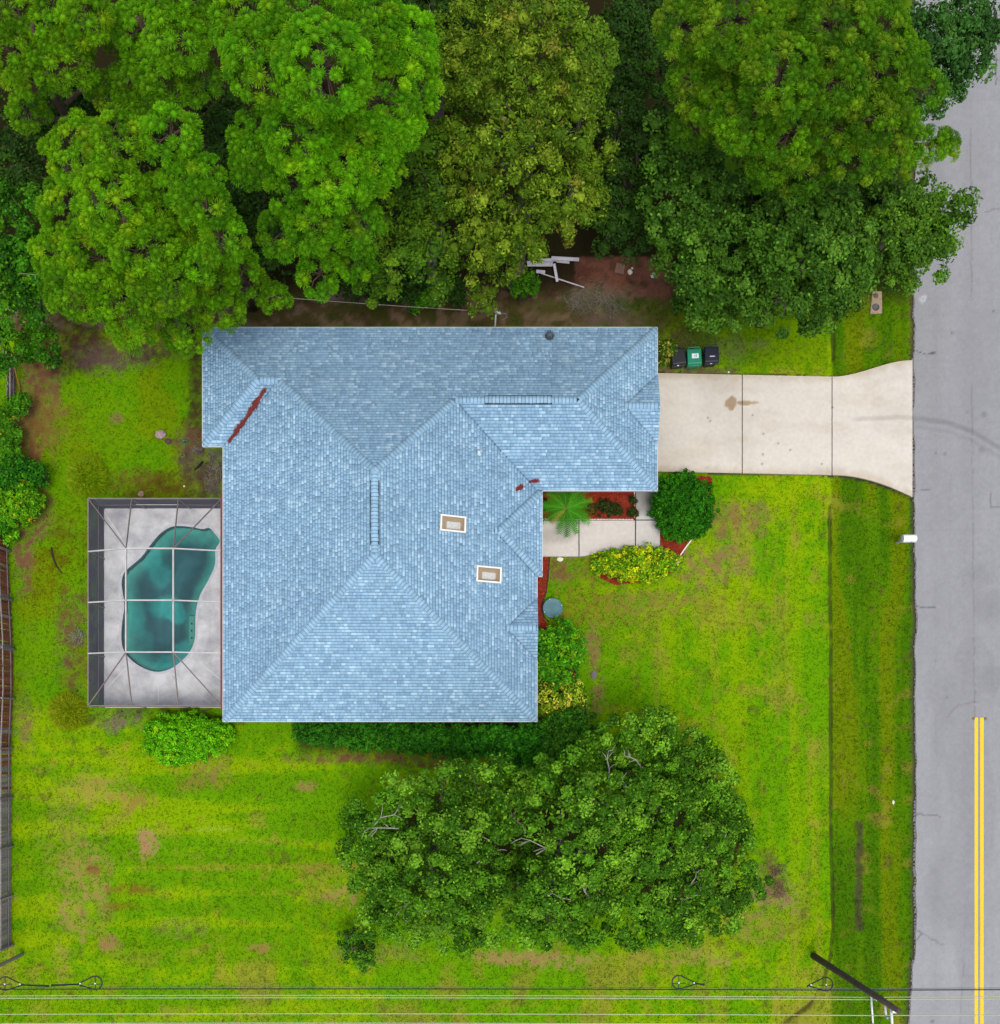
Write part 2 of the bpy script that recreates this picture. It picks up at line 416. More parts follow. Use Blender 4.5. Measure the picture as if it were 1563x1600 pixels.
def road_edge_px(py):
    py = np.asarray(py, float)
    return (1429 + 3 * sstep(780, 1000, py) - 12 * sstep(1455, 1600, py)
            + (vnoise(py / 17.0, py * 0 + 3.3) - 0.5) * 4 + (vnoise(py / 60.0, py * 0 + 8.1) - 0.5) * 3)

DK = (-18.06, -10.95, 1.38, 11.14)          # pool deck rectangle x0, x1, y0, y1
def ground_z(X, Y):
    px = X * PPM + NX; py = NY - Y * PPM
    z = (fbm(X, Y, 0.4, 3, 60) - 0.5) * 0.05 + (fbm(X, Y, 3.0, 2, 61) - 0.5) * 0.02 - 0.03
    sw = sstep(17.4, 18.6, X) * sstep(21.4, 20.4, X)
    z = z - 0.22 * sw
    dd = np.minimum(seg_dist(px, py, DITCH[0]), seg_dist(px, py, DITCH[1]))
    z = z - 0.10 * sstep(4.0, 1.0, dd)
    drive = (py > 540) & (py < 790) & (px > 1000) & (px < 1450)
    z = np.where(drive, np.minimum(z, -0.05), z)
    z = np.where(X > 21.4, np.minimum(z, -0.06), z)
    far = np.maximum(np.abs(X) - 40, np.abs(Y - 10) - 45)
    return np.where(far > 0, -0.06, z)

def axis_lines(a, b, step, extra=()):
    core = np.arange(a, b, step); out = [core]
    for e0, e1, st in extra: out.append(np.arange(e0, e1, st))
    g = step; lo = []; hi = []; x = a; y = b
    while x > -900: g *= 1.5; x -= g; lo.append(x)
    g = step
    while y < 900: y += g; hi.append(y); g *= 1.5
    return np.unique(np.round(np.concatenate(out + [np.array(lo), np.array(hi)]), 4))

xs = axis_lines(-24.5, 22.3, 0.13, [(17.2, 17.85, 0.04)]); ys = axis_lines(-15, 37, 0.13)
GX, GY = np.meshgrid(xs, ys); GZ = ground_z(GX, GY)
gv = np.stack([GX, GY, GZ], -1).reshape(-1, 3)
nx = len(xs); ii, jj = np.meshgrid(np.arange(nx - 1), np.arange(len(ys) - 1)); base = (jj * nx + ii).ravel()
gq = np.stack([base, base + 1, base + nx + 1, base + nx], -1)
cx = gv[gq].mean(1)
hole = (cx[:, 0] > DK[0] + .1) & (cx[:, 0] < DK[1] - .1) & (cx[:, 1] > DK[2] + .1) & (cx[:, 1] < DK[3] - .1)
gq = gq[~hole]
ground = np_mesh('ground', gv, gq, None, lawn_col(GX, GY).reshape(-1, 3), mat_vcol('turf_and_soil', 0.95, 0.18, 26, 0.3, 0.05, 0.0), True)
tag(ground, kind='structure')

# ------------------------------------------------------------------ road
RX1 = 28.3
ry = np.unique(np.concatenate([np.arange(-15, 37, 0.07), np.array([-900, -300, -100, -50, -30, -20, 40, 50, 70, 120, 300, 900])]))
rt = np.concatenate([np.linspace(0, 0.62, 64), np.linspace(0.64, 1, 8)])
redge = (road_edge_px(NY - ry * PPM) - NX) / PPM
QX = redge[:, None] * (1 - rt[None]) + RX1 * rt[None]; QY = np.repeat(ry[:, None], len(rt), 1)
rpx = QX * PPM + NX; rpy = NY - QY * PPM
rc = np.zeros(QX.shape + (3,)) + A(152, 153, 156)
rn = fbm(QX, QY, 0.5, 4, 70); rn2 = fbm(QX, QY * 0.15, 1.2, 3, 71); rn3 = fbm(QX, QY, 5, 3, 72)
rc *= (0.90 + 0.14 * rn + 0.10 * (rn2 - 0.5) + 0.12 * (rn3 - 0.5))[..., None]
rc *= np.where(sstep(900, 1500, rpy) > 0, 1 + 0.08 * sstep(900, 1500, rpy), 1)[..., None]
lane = np.exp(-((QX - 22.6) / .35) ** 2) + np.exp(-((QX - 24.2) / .35) ** 2)
rc *= (1 - .05 * lane * (0.6 + .8 * rn2))[..., None]
rc *= (1 - .07 * sstep(.56, .62, fbm(QX, QY * .5, .28, 2, 75)))[..., None]
rc *= (.94 + .12 * fbm(QX, QY, 14, 1, 76))[..., None]
def rmark(d, w, s):
    global rc
    rc = rc * (1 - (sstep(w, w * 0.25, d) * s)[..., None])
cracks = [[(1432, 548), (1448, 553), (1462, 552)], [(1432, 948), (1462, 951)], [(1432, 766), (1455, 764)], [(1517, 200), (1519, 470)], [(1519, 600), (1523, 1120)],
          [(1432, 1452), (1441, 1459), (1433, 1470)], [(1441, 1459), (1475, 1478)], [(1544, 90), (1563, 95)], [(1557, 85), (1557, 130)], [(1549, 770), (1549, 792), (1563, 792)],
          [(1470, 212), (1474, 212), (1474, 222)], [(1432, 1272), (1470, 1276)], [(1480, 1120), (1500, 1100), (1530, 1096)], [(1540, 330), (1563, 325)], [(1507, 1500), (1500, 1600)]]
for k, cr in enumerate(cracks):
    j = [(x, y) for x, y in cr]
    rmark(seg_dist(rpx + (rn3 - .5) * 3, rpy + (vnoise(QX * 4, QY * 4, 5) - .5) * 4, j), 1.5, [0.6, .55, .4, .25, .22, .5, .3, .5, .55, .35, .75, .4, .25, .3, .2][k])
tyre = [(1300, 652), (1340, 655), (1400, 652), (1440, 654), (1480, 660), (1520, 674), (1563, 700), (1600, 730)]
rmark(seg_dist(rpx, rpy, tyre), 6, 0.22); rmark(seg_dist(rpx, rpy - 14, tyre), 5, 0.10)
for (x, y, r, s) in [(1538, 648, 7, .25), (1534, 702, 8, .2), (1477, 709, 4, .35), (1463, 708, 3, .3), (1545, 950, 34, .13), (1550, 1060, 34, .13), (1530, 900, 30, .08), (1488, 520, 2.5, .6),
                     (1553, 486, 3, .5), (1458, 552, 4, .45), (1512, 645, 2, .5), (1480, 1090, 3, .3), (1478, 1078, 2, .4), (1462, 1033, 2, .4), (1456, 1015, 1.6, .4), (1525, 1082, 2, .4), (1457, 1596, 4, .5)]:
    rmark(np.hypot(rpx - x, rpy - y), r, s)
pt = sstep(4, 1, np.abs(np.hypot(rpx - 1443, rpy - 466) - 3 + (rn3 - .5) * 9))
rc = rc * (1 - .35 * pt[..., None]) + .35 * pt[..., None] * A(225, 230, 235)
# faint regular paving texture
rc *= (1 - 0.035 * ((np.abs((rpx / 22.0) % 1 - 0.5) < 0.04) | (np.abs((rpy / 24.0) % 1 - 0.5) < 0.035)) * (rn > .45))[..., None]
nr, nc = QX.shape; ii, jj = np.meshgrid(np.arange(nc - 1), np.arange(nr - 1)); b = (jj * nc + ii).ravel()
road = np_mesh('road', np.stack([QX, QY, QX * 0 - 0.005], -1).reshape(-1, 3), np.stack([b, b + 1, b + nc + 1, b + nc], -1), None, rc.reshape(-1, 3), mat_vcol('aged_asphalt', 0.9, 0.15, 45, 0.3, 0.01))
tag(road, kind='structure')
# broken asphalt shoulder: thin crumbling lip along the road edge
rs = np.random.RandomState(5); mb = MB()
for y in np.arange(-14.3, 24, 0.16):
    py = NY - y * PPM; x = (float(road_edge_px(py)) - NX) / PPM
    w = 0.03 + rs.rand() * 0.06 + (0.07 if (560 < py < 775 or 1250 < py < 1450) else 0)
    h = rs.rand() * 0.01 + 0.006
    yy = y + rs.rand() * 0.08; l = 0.07 + rs.rand() * 0.10
    mb.hexa([(x - w, yy, -.06), (x + .03, yy - .02, -.06), (x + .03, yy + l, -.06), (x - w * .7, yy + l, -.06)],
            [(x - w, yy, h), (x + .02, yy - .02, h), (x + .02, yy + l, h), (x - w * .7, yy + l, h)])
sh = mb.build('road_shoulder', mat_plain('shoulder_asphalt', A(116, 110, 112), 0.95, 0.3, 12)); tag(sh, kind='structure')
ymat = mat_plain('yellow_road_paint', A(250, 205, 20), 0.75, 0.22, 22)
for (a, b) in ((1523.2, 1528.6), (1532.0, 1537.4)):
    mb = MB(); p = W(a, 1121.5); q = W(b, 1600)
    yl = list(np.arange(p.y, -15, -0.5)) + [-30, -80, -300]
    vs = [v for y in yl for v in ((p.x, y, 0.002), (q.x, y, 0.002))]
    mb.add(vs, [(2 * i + 2, 2 * i + 3, 2 * i + 1, 2 * i) for i in range(len(yl) - 1)])
    tag(mb.build('road_marking', ymat), kind='structure')
for (x, lab) in ((1521.5, 'left of the pair at the end of the yellow lines'), (1540, 'right of the pair at the end of the yellow lines')):
    c = W(x, 1123); mb = MB(); mb.lathe((c.x, c.y, -0.003), [(0.07, 0), (0.07, .012), (0.045, .02), (0.0, .022)], 10)
    tag(mb.build('road_stud', mat_plain('stud', A(110, 95, 60), .4, .2), smooth=True), 'small round road stud, ' + lab, 'road stud', 'studs at the end of the yellow lines')

# ------------------------------------------------------------------ driveway and walkway slabs
conc = mat_vcol('concrete', 0.85, 0.05, 5, 0.15, 0.01)
def conc_col(X, Y, base, stain_shade):
    n = fbm(X, Y, 0.35, 4, 80); n2 = fbm(X, Y, 2.5, 3, 81); n3 = fbm(X, Y, 9, 2, 82)
    c = np.zeros(X.shape + (3,)) + base
    c *= (0.95 + 0.10 * (n - .5) + 0.07 * (n2 - .5) + 0.05 * (n3 - .5))[..., None]
    return stain_shade(X, Y, X * PPM + NX, NY - Y * PPM, c, n, n2)
def slab(name, parent, x0, x1, top, bot, z, stain_shade, base, step=0.05, thick=0.12):
    """top(px), bot(px) in photograph pixels"""
    pxs = np.linspace(x0, x1, max(3, int((x1 - x0) / PPM / step))); nt = max(3, int((bot(x0) - top(x0)) / PPM / step))
    t = np.linspace(0, 1, nt)
    P = np.repeat(pxs[:, None], nt, 1); Q = np.array([top(x) for x in pxs])[:, None] * (1 - t) + np.array([bot(x) for x in pxs])[:, None] * t
    X = (P - NX) / PPM; Y = (NY - Q) / PPM
    c = conc_col(X, Y, base, stain_shade)
    V = np.stack([X, Y, X * 0 + z], -1); n, m = X.shape
    i, j = np.meshgrid(np.arange(m - 1), np.arange(n - 1)); b = (j * m + i).ravel()
    q = np.stack([b, b + 1, b + m + 1, b + m], -1)
    # skirt
    ring = list(range(m)) + [k * m + m - 1 for k in range(1, n)] + [(n - 1) * m + k for k in range(m - 2, -1, -1)] + [k * m for k in range(n - 2, 0, -1)]
    V = V.reshape(-1, 3); cc = c.reshape(-1, 3); low = V[ring].copy(); low[:, 2] -= thick
    nb = len(V); L = len(ring)
    sk = np.array([(ring[k], nb + k, nb + (k + 1) % L, ring[(k + 1) % L]) for k in range(L)])
    o = np_mesh(name, np.concatenate([V, low]), np.concatenate([q[:, ::-1], sk]), None, np.concatenate([cc, cc[ring] * 0.8]), conc, False, parent)
    return o
drive = bpy.data.objects.new('driveway', None); COL.objects.link(drive); tag(drive, kind='structure')
def d_stain(X, Y, px, py, c, n, n2):
    oil = np.minimum(np.hypot((px - 1140) / 11, (py - 632) / 12), np.hypot((px - 1168) / 17, (py - 630) / 4.5)) + (n2 - .5) * 1.3 + (n - .5) * .8
    c = c * (1 - .9 * sstep(1.15, .85, oil)[..., None]) + .9 * sstep(1.15, .85, oil)[..., None] * A(170, 142, 108)
    edge = np.minimum(np.abs(py - np.vectorize(d_top)(px)), np.abs(py - np.vectorize(d_bot)(px)))
    c = c * (1 - (.20 * sstep(14, 0, edge + (n2 - .5) * 14) * np.array([0.6, 0.9, 1.3])[:, None, None]).transpose(1, 2, 0))
    ty = seg_dist(px, py, tyre); c = c * (1 - (.18 * sstep(5, 2, ty) * sstep(1325, 1345, px))[..., None])
    c = c * (1 - (.10 * sstep(.5, .7, n))[..., None]); c = c * (1 - (.10 * sstep(.5, .75, fbm(X, Y * 2.5, .6, 4, 85)))[..., None] * np.array([.6, .8, 1.1]))
    for (x, y) in [(1106, 653), (1110, 658), (1193, 678), (1192, 710), (1191, 725), (1176, 649), (1301, 637), (1284, 725), (1235, 703), (1216, 693)]:
        c = c * (1 - .5 * sstep(2.4, 1.0, np.hypot(px - x, py - y))[..., None])
    c = c * (1 - (.08 * sstep(60, 0, np.hypot(px - 1030, py - 690)))[..., None])
    return c
cbase = A(222, 215, 203)
for (a, b) in ((1022, 1159.6), (1160.6, 1299.8), (1300.8, 1426)):
    slab('slab', drive, a, b, d_top, d_bot, 0.03, d_stain, cbase)
walk = bpy.data.objects.new('walkway', None); COL.objects.link(walk); tag(walk, kind='structure')
def w_stain_shade(X, Y, px, py, c, n, n2):
    d = np.hypot((px - 868) / 34, (py - 838) / 16) + (n2 - .5) * .5  # faint cast shadow painted on the slab below the palm
    c = c * (1 - (.22 * sstep(1.1, .4, d))[..., None])
    g = sstep(812, 795, py) * sstep(988, 994, px)
    c = c * (1 - g[..., None] * .42) * (1 - (g * .5 * sstep(1.0, .2, np.hypot((px - 1014) / 18, (py - 780) / 22)))[..., None])  # grey stain, with shade under the eave painted into the colour
    return c
slab('slab', walk, 838, 904.3, lambda x: 813.5, lambda x: 870, 0.03, w_stain_shade, A(220, 213, 204))
slab('slab', walk, 905.6, 992.4, lambda x: 813.5, lambda x: 870 - 8 * float(sstep(905, 950, x)), 0.03, w_stain_shade, A(220, 213, 204))
slab('slab', walk, 993.8, 1031.5, lambda x: 813.5, lambda x: 862 - 5 * float(sstep(1026, 1031.5, x)) ** 2, 0.03, w_stain_shade, A(216, 212, 206))
slab('slab', walk, 993.8, 1031.5, lambda x: 745, lambda x: 812.3, 0.03, w_stain_shade, A(214, 212, 208))

# ------------------------------------------------------------------ red mulch beds
mulch_m = mat_vcol('mulch', 0.95, 0.3, 25, 0.8, 0.03, 0.1)
def poly_sheet(name, pts, z, colf, mat, step=0.06, jitter=0.0):
    pts = [tuple(W(x, y)[:2]) for x, y in pts]
    a = np.array(pts); X, Y = np.meshgrid(np.arange(a[:, 0].min(), a[:, 0].max(), step), np.arange(a[:, 1].min(), a[:, 1].max(), step))
    nn = X.shape[1]; i, j = np.meshgrid(np.arange(nn - 1), np.arange(X.shape[0] - 1)); b = (j * nn + i).ravel()
    q = np.stack([b, b + 1, b + nn + 1, b + nn], -1)
    V = np.stack([X, Y, z + (fbm(X, Y, 6, 2, 90) - .5) * jitter], -1).reshape(-1, 3)
    q = q[pip(V[q].mean(1)[:, 0], V[q].mean(1)[:, 1], pts)]
    used = np.unique(q); mp = np.zeros(len(V), int); mp[used] = np.arange(len(used))
    return np_mesh(name, V[used], mp[q], None, colf(X, Y).reshape(-1, 3)[used], mat, True)
def mulch_col(X, Y):
    n = fbm(X, Y, 1.2, 3, 91); n2 = fbm(X, Y, 9, 2, 92)
    return (A(150, 52, 32) * (1 - n[..., None] * .5) + A(120, 60, 48) * n[..., None] * .5) * (.7 + .6 * n2)[..., None]
BEDS = [[(836, 758), (992, 758), (992, 811), (836, 811)],
        [(836, 871), (859, 871), (857, 900), (854, 925), (850, 940), (849, 962), (860, 985), (866, 1000), (870, 1040), (836, 1040)],
        [(1032.5, 835), (1062, 835), (1075, 846), (1068, 866), (1050, 895), (1000, 910), (960, 914), (936, 902), (930, 880), (1032, 864)],
        [(1075, 743), (1110, 743), (1114, 750), (1108, 775), (1085, 800)],
        [(880, 1030), (893, 1030), (899, 1050), (903, 1080), (912, 1100), (918, 1128), (905, 1128), (850, 1120), (850, 1040)]]
for k, bpts in enumerate(BEDS):
    tag(poly_sheet('mulch_bed', bpts, 0.015, mulch_col, mulch_m, 0.06, 0.05), kind='structure')
rs = np.random.RandomState(8); vs = []; cs = []
for bpts in BEDS:
    a = np.array([W(x, y)[:2] for x, y in bpts]); n = int((np.ptp(a[:, 0]) * np.ptp(a[:, 1])) * 90)
    x = rs.uniform(a[:, 0].min(), a[:, 0].max(), n); y = rs.uniform(a[:, 1].min(), a[:, 1].max(), n)
    ok = pip(x, y, [tuple(p) for p in a]); x, y = x[ok], y[ok]; n = len(x)
    th = rs.rand(n) * 6.28; l = .03 + rs.rand(n) * .04; w = .012 + rs.rand(n) * .012; z = .05 + rs.rand(n) * .02
    d = np.stack([np.cos(th), np.sin(th), rs.randn(n) * .3], -1) * l[:, None]; e = np.stack([-np.sin(th), np.cos(th), rs.randn(n) * .2], -1) * w[:, None]
    c = np.stack([x, y, z], -1); vs.append(np.stack([c - d - e, c + d - e, c + d + e, c - d + e], 1)); cs.append(np.repeat((A(158, 58, 36) * (.5 + rs.rand(n)[:, None]))[:, None], 4, 1))
V = np.concatenate(vs).reshape(-1, 3)
ch = np_mesh('mulch_chips', V, np.arange(len(V)).reshape(-1, 4), None, np.concatenate(cs).reshape(-1, 3), mulch_m); tag(ch, kind='stuff')

def edging(label, pts, mat, z0=-.03, z1=.07, w=.05, name='garden_edging', piece=None, pname='edging_brick'):
    p = [W(x, y) for x, y in pts]
    t = thing(name, label, 'garden edging', (p[0].x, p[0].y, 0))
    if piece is None:
        mb = MB()
        for a, b in zip(p[:-1], p[1:]): mb.beam((a.x, a.y, (z0 + z1) / 2), (b.x, b.y, (z0 + z1) / 2), w, z1 - z0)
        mb.build('edging_strip', mat, t)
    else:
        m = MB().box(-piece * .44, -w / 2, z0, piece * .44, w / 2, z1 * .7).box(-piece * .25, -w / 2.4, z1 * .7, piece * .25, w / 2.4, z1)
        me = m.mesh(pname, mat)
        for a, b in zip(p[:-1], p[1:]):
            L = (b - a).length; n = int(L / piece)
            for k in range(n):
                c = a.lerp(b, (k + .5) / n) - p[0]
                o = place(pname, me, t, (c.x, c.y, random.uniform(-.01, .01))); o.rotation_euler = (0, 0, math.atan2(b.y - a.y, b.x - a.x) + random.uniform(-.08, .08))
    return t
wedge = mat_plain('edging_white', A(236, 226, 222), .8, .12, 20, objvar=.12)
dedge = mat_plain('edging_dark', A(44, 38, 34), .8, .2, 20)
edging('row of small white edging bricks between red mulch and cream walkway', [(846, 811.5), (990, 812)], wedge, piece=.15)
edging('short row of white edging bricks beside the grey stained and shaded slab', [(991.5, 810), (991.5, 768)], wedge, piece=.15)
edging('thin black edging strip along mulch by the east wall', [(859, 871), (857, 900), (854, 925), (849, 938), (847, 952), (850, 964), (858, 972)], dedge)
edging('thin dark edging strip by lower red mulch and yellow shrub', [(893, 1028), (899, 1050), (905, 1075), (914, 1104), (919, 1128)], dedge)
edging('pale curved edging strip leading from round dark bush to yellow hedge', [(1082, 842), (1072, 855), (1063, 868), (1058, 880), (1051, 893)], wedge, w=.06)
edging('dark edging strip at left end of the yellow hedge', [(927.5, 871), (927, 892)], dedge)

# ================================================================== HOUSE
ZE, SL = 2.75, 0.4
ke = (H - ZE) / H / PPM
def ex(px): return (px - NX) * ke
def ey(py): return (NY - py) * ke
MX0, MX1, MY0, MY1 = ex(349), ex(839), ey(1127), ey(512)
GX1, GY0 = ex(1027), ey(766)
WX0, WY0 = ex(317), ey(697)
EX1, EY0, EY1 = ex(847), ey(900), ey(766) - 0.02
PIECES = [(MX0, MX1, MY0, MY1, 'hip'), (-8.0, GX1, GY0, MY1, 'hip'), (WX0, -6.0, WY0, MY1, 'hip'), (-3.0, EX1, EY0, EY1, 'hip')]
gyc, gh = (GY0 + MY1) / 2, 1.6
syc, shh = 4.97, 1.45
PIECES += [(GX1 - 3.0, GX1 + 0.05, gyc - gh, gyc + gh, 'gab'), (MX1 - 3.0, MX1 + 0.04, syc - shh, syc + shh, 'gab')]
SKYL = []   # skylight holes: cx, cy, half x, half y
for (px, py) in ((708.5, 818), (764.5, 897.5)):
    z = 4.4
    for _ in range(4):
        w = W(px, py, z); z = ZE + SL * (MX1 - w.x) + .1
    SKYL.append((w.x, w.y, .575, .37))

def roof_eval(x, y):
    x = np.asarray(x, float); y = np.asarray(y, float)
    best = np.full(x.shape, -1e9); key = np.full(x.shape, -1)
    for k, (x0, x1, y0, y1, kind) in enumerate(PIECES):
        big = np.full(x.shape, 1e6)
        d = np.stack([x - x0 if kind == 'hip' else big, x1 - x if kind == 'hip' else big, y - y0, y1 - y])
        h = d.min(0); w = d.argmin(0)
        ins = (x >= x0 - 1e-6) & (x <= x1 + 1e-6) & (y >= y0 - 1e-6) & (y <= y1 + 1e-6)
        h = np.where(ins, h, -1e9)
        up = h > best + 1e-7
        best = np.where(up, h, best); key = np.where(up, k * 4 + w, key)
    return best, key
def roof_z(x, y):
    h, k = roof_eval(np.array([x]), np.array([y])); return ZE + SL * max(float(h[0]), 0)
def plane_id(k, w):
    x0, x1, y0, y1, _ = PIECES[k]; return ('WESN'[w], round((x0, x1, y0, y1)[w], 4))
PID = {k * 4 + w: plane_id(k, w) for k in range(len(PIECES)) for w in range(4)}
PLANES = sorted(set(PID.values())); PNUM = {p: i for i, p in enumerate(PLANES)}
LUT = np.array([PNUM[PID[i]] for i in range(len(PIECES) * 4)] + [-1])
def facet(x, y):
    h, k = roof_eval(x, y); f = np.where(k >= 0, LUT[k], -1)
    for (sx, sy, hx, hy) in SKYL:
        f = np.where((np.abs(x - sx) < hx - .05) & (np.abs(y - sy) < hy - .05), -1, f)
    return f

house = thing('house', 'single storey house with blue-grey hipped shingle roof in the middle', 'house', (-4.3, 9.8, 0))
wallm = mat_plain('stucco', A(214, 206, 190), .9, .06, 5, bump=.2)
ins = 0.6
wp = [(MX0 + ins, MY0 + ins), (MX1 - ins, MY0 + ins), (MX1 - ins, GY0 + ins), (GX1 - ins, GY0 + ins), (GX1 - ins, MY1 - ins), (WX0 + ins, MY1 - ins), (WX0 + ins, WY0 + ins), (MX0 + ins, WY0 + ins)]
for i in range(8):
    a = Vector((*wp[i], 0)); b_ = Vector((*wp[(i + 1) % 8], 0)); d = (b_ - a).normalized(); nrm = Vector((d.y, -d.x, 0))
    if i in (2, 6): a, b_ = a + d * .002, b_ - d * 0.0
    mb = MB(); i0 = a - nrm * .2; i1 = b_ - nrm * .2
    mb.hexa([a, b_, i1, i0], [v + Vector((0, 0, 2.62)) for v in (a, b_, i1, i0)])
    mb.build('wall', wallm, house)
# soffit and roof deck in strips
S_ROW = 0.133
deck_v = []; deck_q = []; tabs = []
rs = np.random.RandomState(21)
def intervals(u, m):
    mm = np.concatenate([[False], m, [False]]); d = np.diff(mm.astype(int))
    return [(u[a], u[b - 1]) for a, b in zip(np.where(d == 1)[0], np.where(d == -1)[0]) if b - a > 2]
for pn, (dr, e) in enumerate(PLANES):
    sgn = 1 if dr in 'WS' else -1
    if dr in 'NS': u = np.arange(WX0 - .1, GX1 + .2, 0.012)
    else: u = np.arange(MY0 - .1, MY1 + .1, 0.012)
    def P(uu, v): return (uu, e + sgn * v) if dr in 'NS' else (e + sgn * v, uu)
    def fac(v):
        x, y = P(u, np.full(u.shape, v)); return facet(x, y) == pn
    r = 0
    while r * S_ROW < 7.4:
        v0, v1 = r * S_ROW, (r + 1) * S_ROW; r += 1
        m0 = fac(v0 + 0.006); m1 = fac(v1 - 0.006)
        if not (m0.any() or m1.any()): continue
        I0, I1 = intervals(u, m0), intervals(u, m1)
        if len(I0) != len(I1):
            mm = fac((v0 + v1) / 2); I0 = I1 = intervals(u, mm)
        for (a0, b0), (a1, b1) in zip(I0, I1):
            if b0 - a0 < .03 and b1 - a1 < .03: continue
            tabs_row = []
            c = max(a0, a1) + rs.rand() * .3 + .05; cuts = []
            while c < min(b0, b1) - .06:
                cuts.append(c); c += rs.choice([.11, .14, .18, .22, .28]) * (.85 + .3 * rs.rand())
            L0, L1 = a0, a1
            for q in cuts + [None]:
                R0, R1 = (q, q) if q is not None else (b0, b1)
                tabs.append((pn, dr, e, sgn, v0, v1, L0, L1, R0, R1)); L0, L1 = R0, R1
            # deck strip
            n = len(deck_v)
            for (uu, v) in ((a0, v0), (b0, v0), (b1, v1), (a1, v1)):
                x, y = P(uu, v); deck_v.append((x, y, ZE + SL * v - 0.004))
            deck_q.append((n, n + 1, n + 2, n + 3) if dr in 'SE' else (n + 3, n + 2, n + 1, n))
roof = np_mesh('roof', np.array(deck_v), np.array(deck_q), None, None, mat_plain('roof_underlay', A(92, 120, 146), .95, .1), False, house)
# shingle tabs
shm = mat_vcol('roof_shingle', 0.92, 0.12, 60, 0.3, 0.006, 0.2)
def tab_geo(t):
    pn, dr, e, sgn, v0, v1, L0, L1, R0, R1 = t
    th = 0.016 + rs.rand() * 0.012; g = 0.001
    v1b = v1 - 0.022
    def P(uu, v): return (uu, e + sgn * v) if dr in 'NS' else (e + sgn * v, uu)
    k = (v1b - v0) / (v1 - v0); M0, M1 = L0 + (L1 - L0) * k, R0 + (R1 - R0) * k
    top = [(L0 + g, v0, th), (R0 - g, v0, th), (M1 - g, v1b, .006), (M0 + g, v1b, .006)]
    V = [(*P(uu, v), ZE + SL * v + dz) for uu, v, dz in top] + [(*P(uu, v), ZE + SL * v) for uu, v, dz in top]
    F = [(0, 1, 2, 3), (4, 5, 1, 0), (5, 6, 2, 1), (7, 4, 0, 3)]
    if dr in 'NW': F = [f[::-1] for f in F]
    return V, F
def tab_col(x=0.0, y=0.0):
    q = rs.rand() + .10 * float(1 - 2 * fbm(np.array(x), np.array(y), .8, 2, 141))
    if q < .16: c = A(178, 213, 238) * (.9 + .2 * rs.rand())
    elif q < .42: c = A(140, 178, 208) * (.92 + .16 * rs.rand())
    else: c = A(154, 193, 222) * (.92 + .16 * rs.rand())
    for (sx_, sy_, sr_, ss_) in ((-.55, 8.7, .12, .5), (-2.0, 13.4, .7, .12), (1.3, 12.2, .6, .14), (4.2, 17.2, 1.0, .08), (-9.0, 4.0, 1.4, .06)):
        c = c * (1 - ss_ * float(sstep(sr_, sr_ * .3, np.hypot(x - sx_, y - sy_))))
    return c * (.90 + .20 * float(fbm(np.array(x), np.array(y), .33, 4, 140)))
area = np.array([abs(t[8] - t[6] + t[9] - t[7]) for t in tabs]); big = set(np.argsort(-area)[:300].tolist())
SV, SF, SCc = [], [], []
off = origin(house)
for k, t in enumerate(tabs):
    V, F = tab_geo(t); c = tab_col((V[0][0] + V[2][0]) / 2, (V[0][1] + V[2][1]) / 2)
    if k in big:
        np_mesh('shingle', np.array(V), np.array(F), None, np.tile(c, (8, 1)), shm, False, roof)
    else:
        n = len(SV); SV += V; SF += [tuple(i + n for i in f) for f in F]; SCc += [c] * 8
o = np_mesh('shingle', np.array(SV), np.array(SF), None, np.array(SCc), shm, False, roof); o['kind'] = 'stuff'
# hip and ridge caps
mxc = (MX0 + MX1) / 2; hw = (MX1 - MX0) / 2
R1 = (mxc, MY1 - hw); R2 = (mxc, MY0 + hw)
wh = (MY1 - WY0) / 2; wy = MY1 - wh; ghh = (MY1 - GY0) / 2; gy = MY1 - ghh
eh = (EY1 - EY0) / 2; eyc = (EY0 + EY1) / 2
HIPS = [((MX0, MY0), R2), ((MX1, MY0), R2), (R2, R1), ((MX0 + wh, wy), R1), ((MX1 - ghh, gy), R1), ((WX0, MY1), (WX0 + wh, wy)), ((WX0, WY0), (WX0 + wh, wy)), ((WX0 + wh, wy), (MX0 + wh, wy)),
        ((GX1, MY1), (GX1 - ghh, gy)), ((GX1, GY0), (GX1 - ghh, gy)), ((GX1 - ghh, gy), (MX1 - ghh, gy)), ((EX1, EY1), (EX1 - eh, eyc)), ((EX1, EY0), (EX1 - eh, eyc)), ((EX1 - eh, eyc), (MX1 - eh, eyc)),
        ((GX1 + .04, gyc), (GX1 - gh, gyc)), ((MX1 + .03, syc), (MX1 - shh, syc))]
capn = 0; CV, CF, CC = [], [], []
UL = MB()
VENT = [(2, .12, .88), (10, .215, .76)]
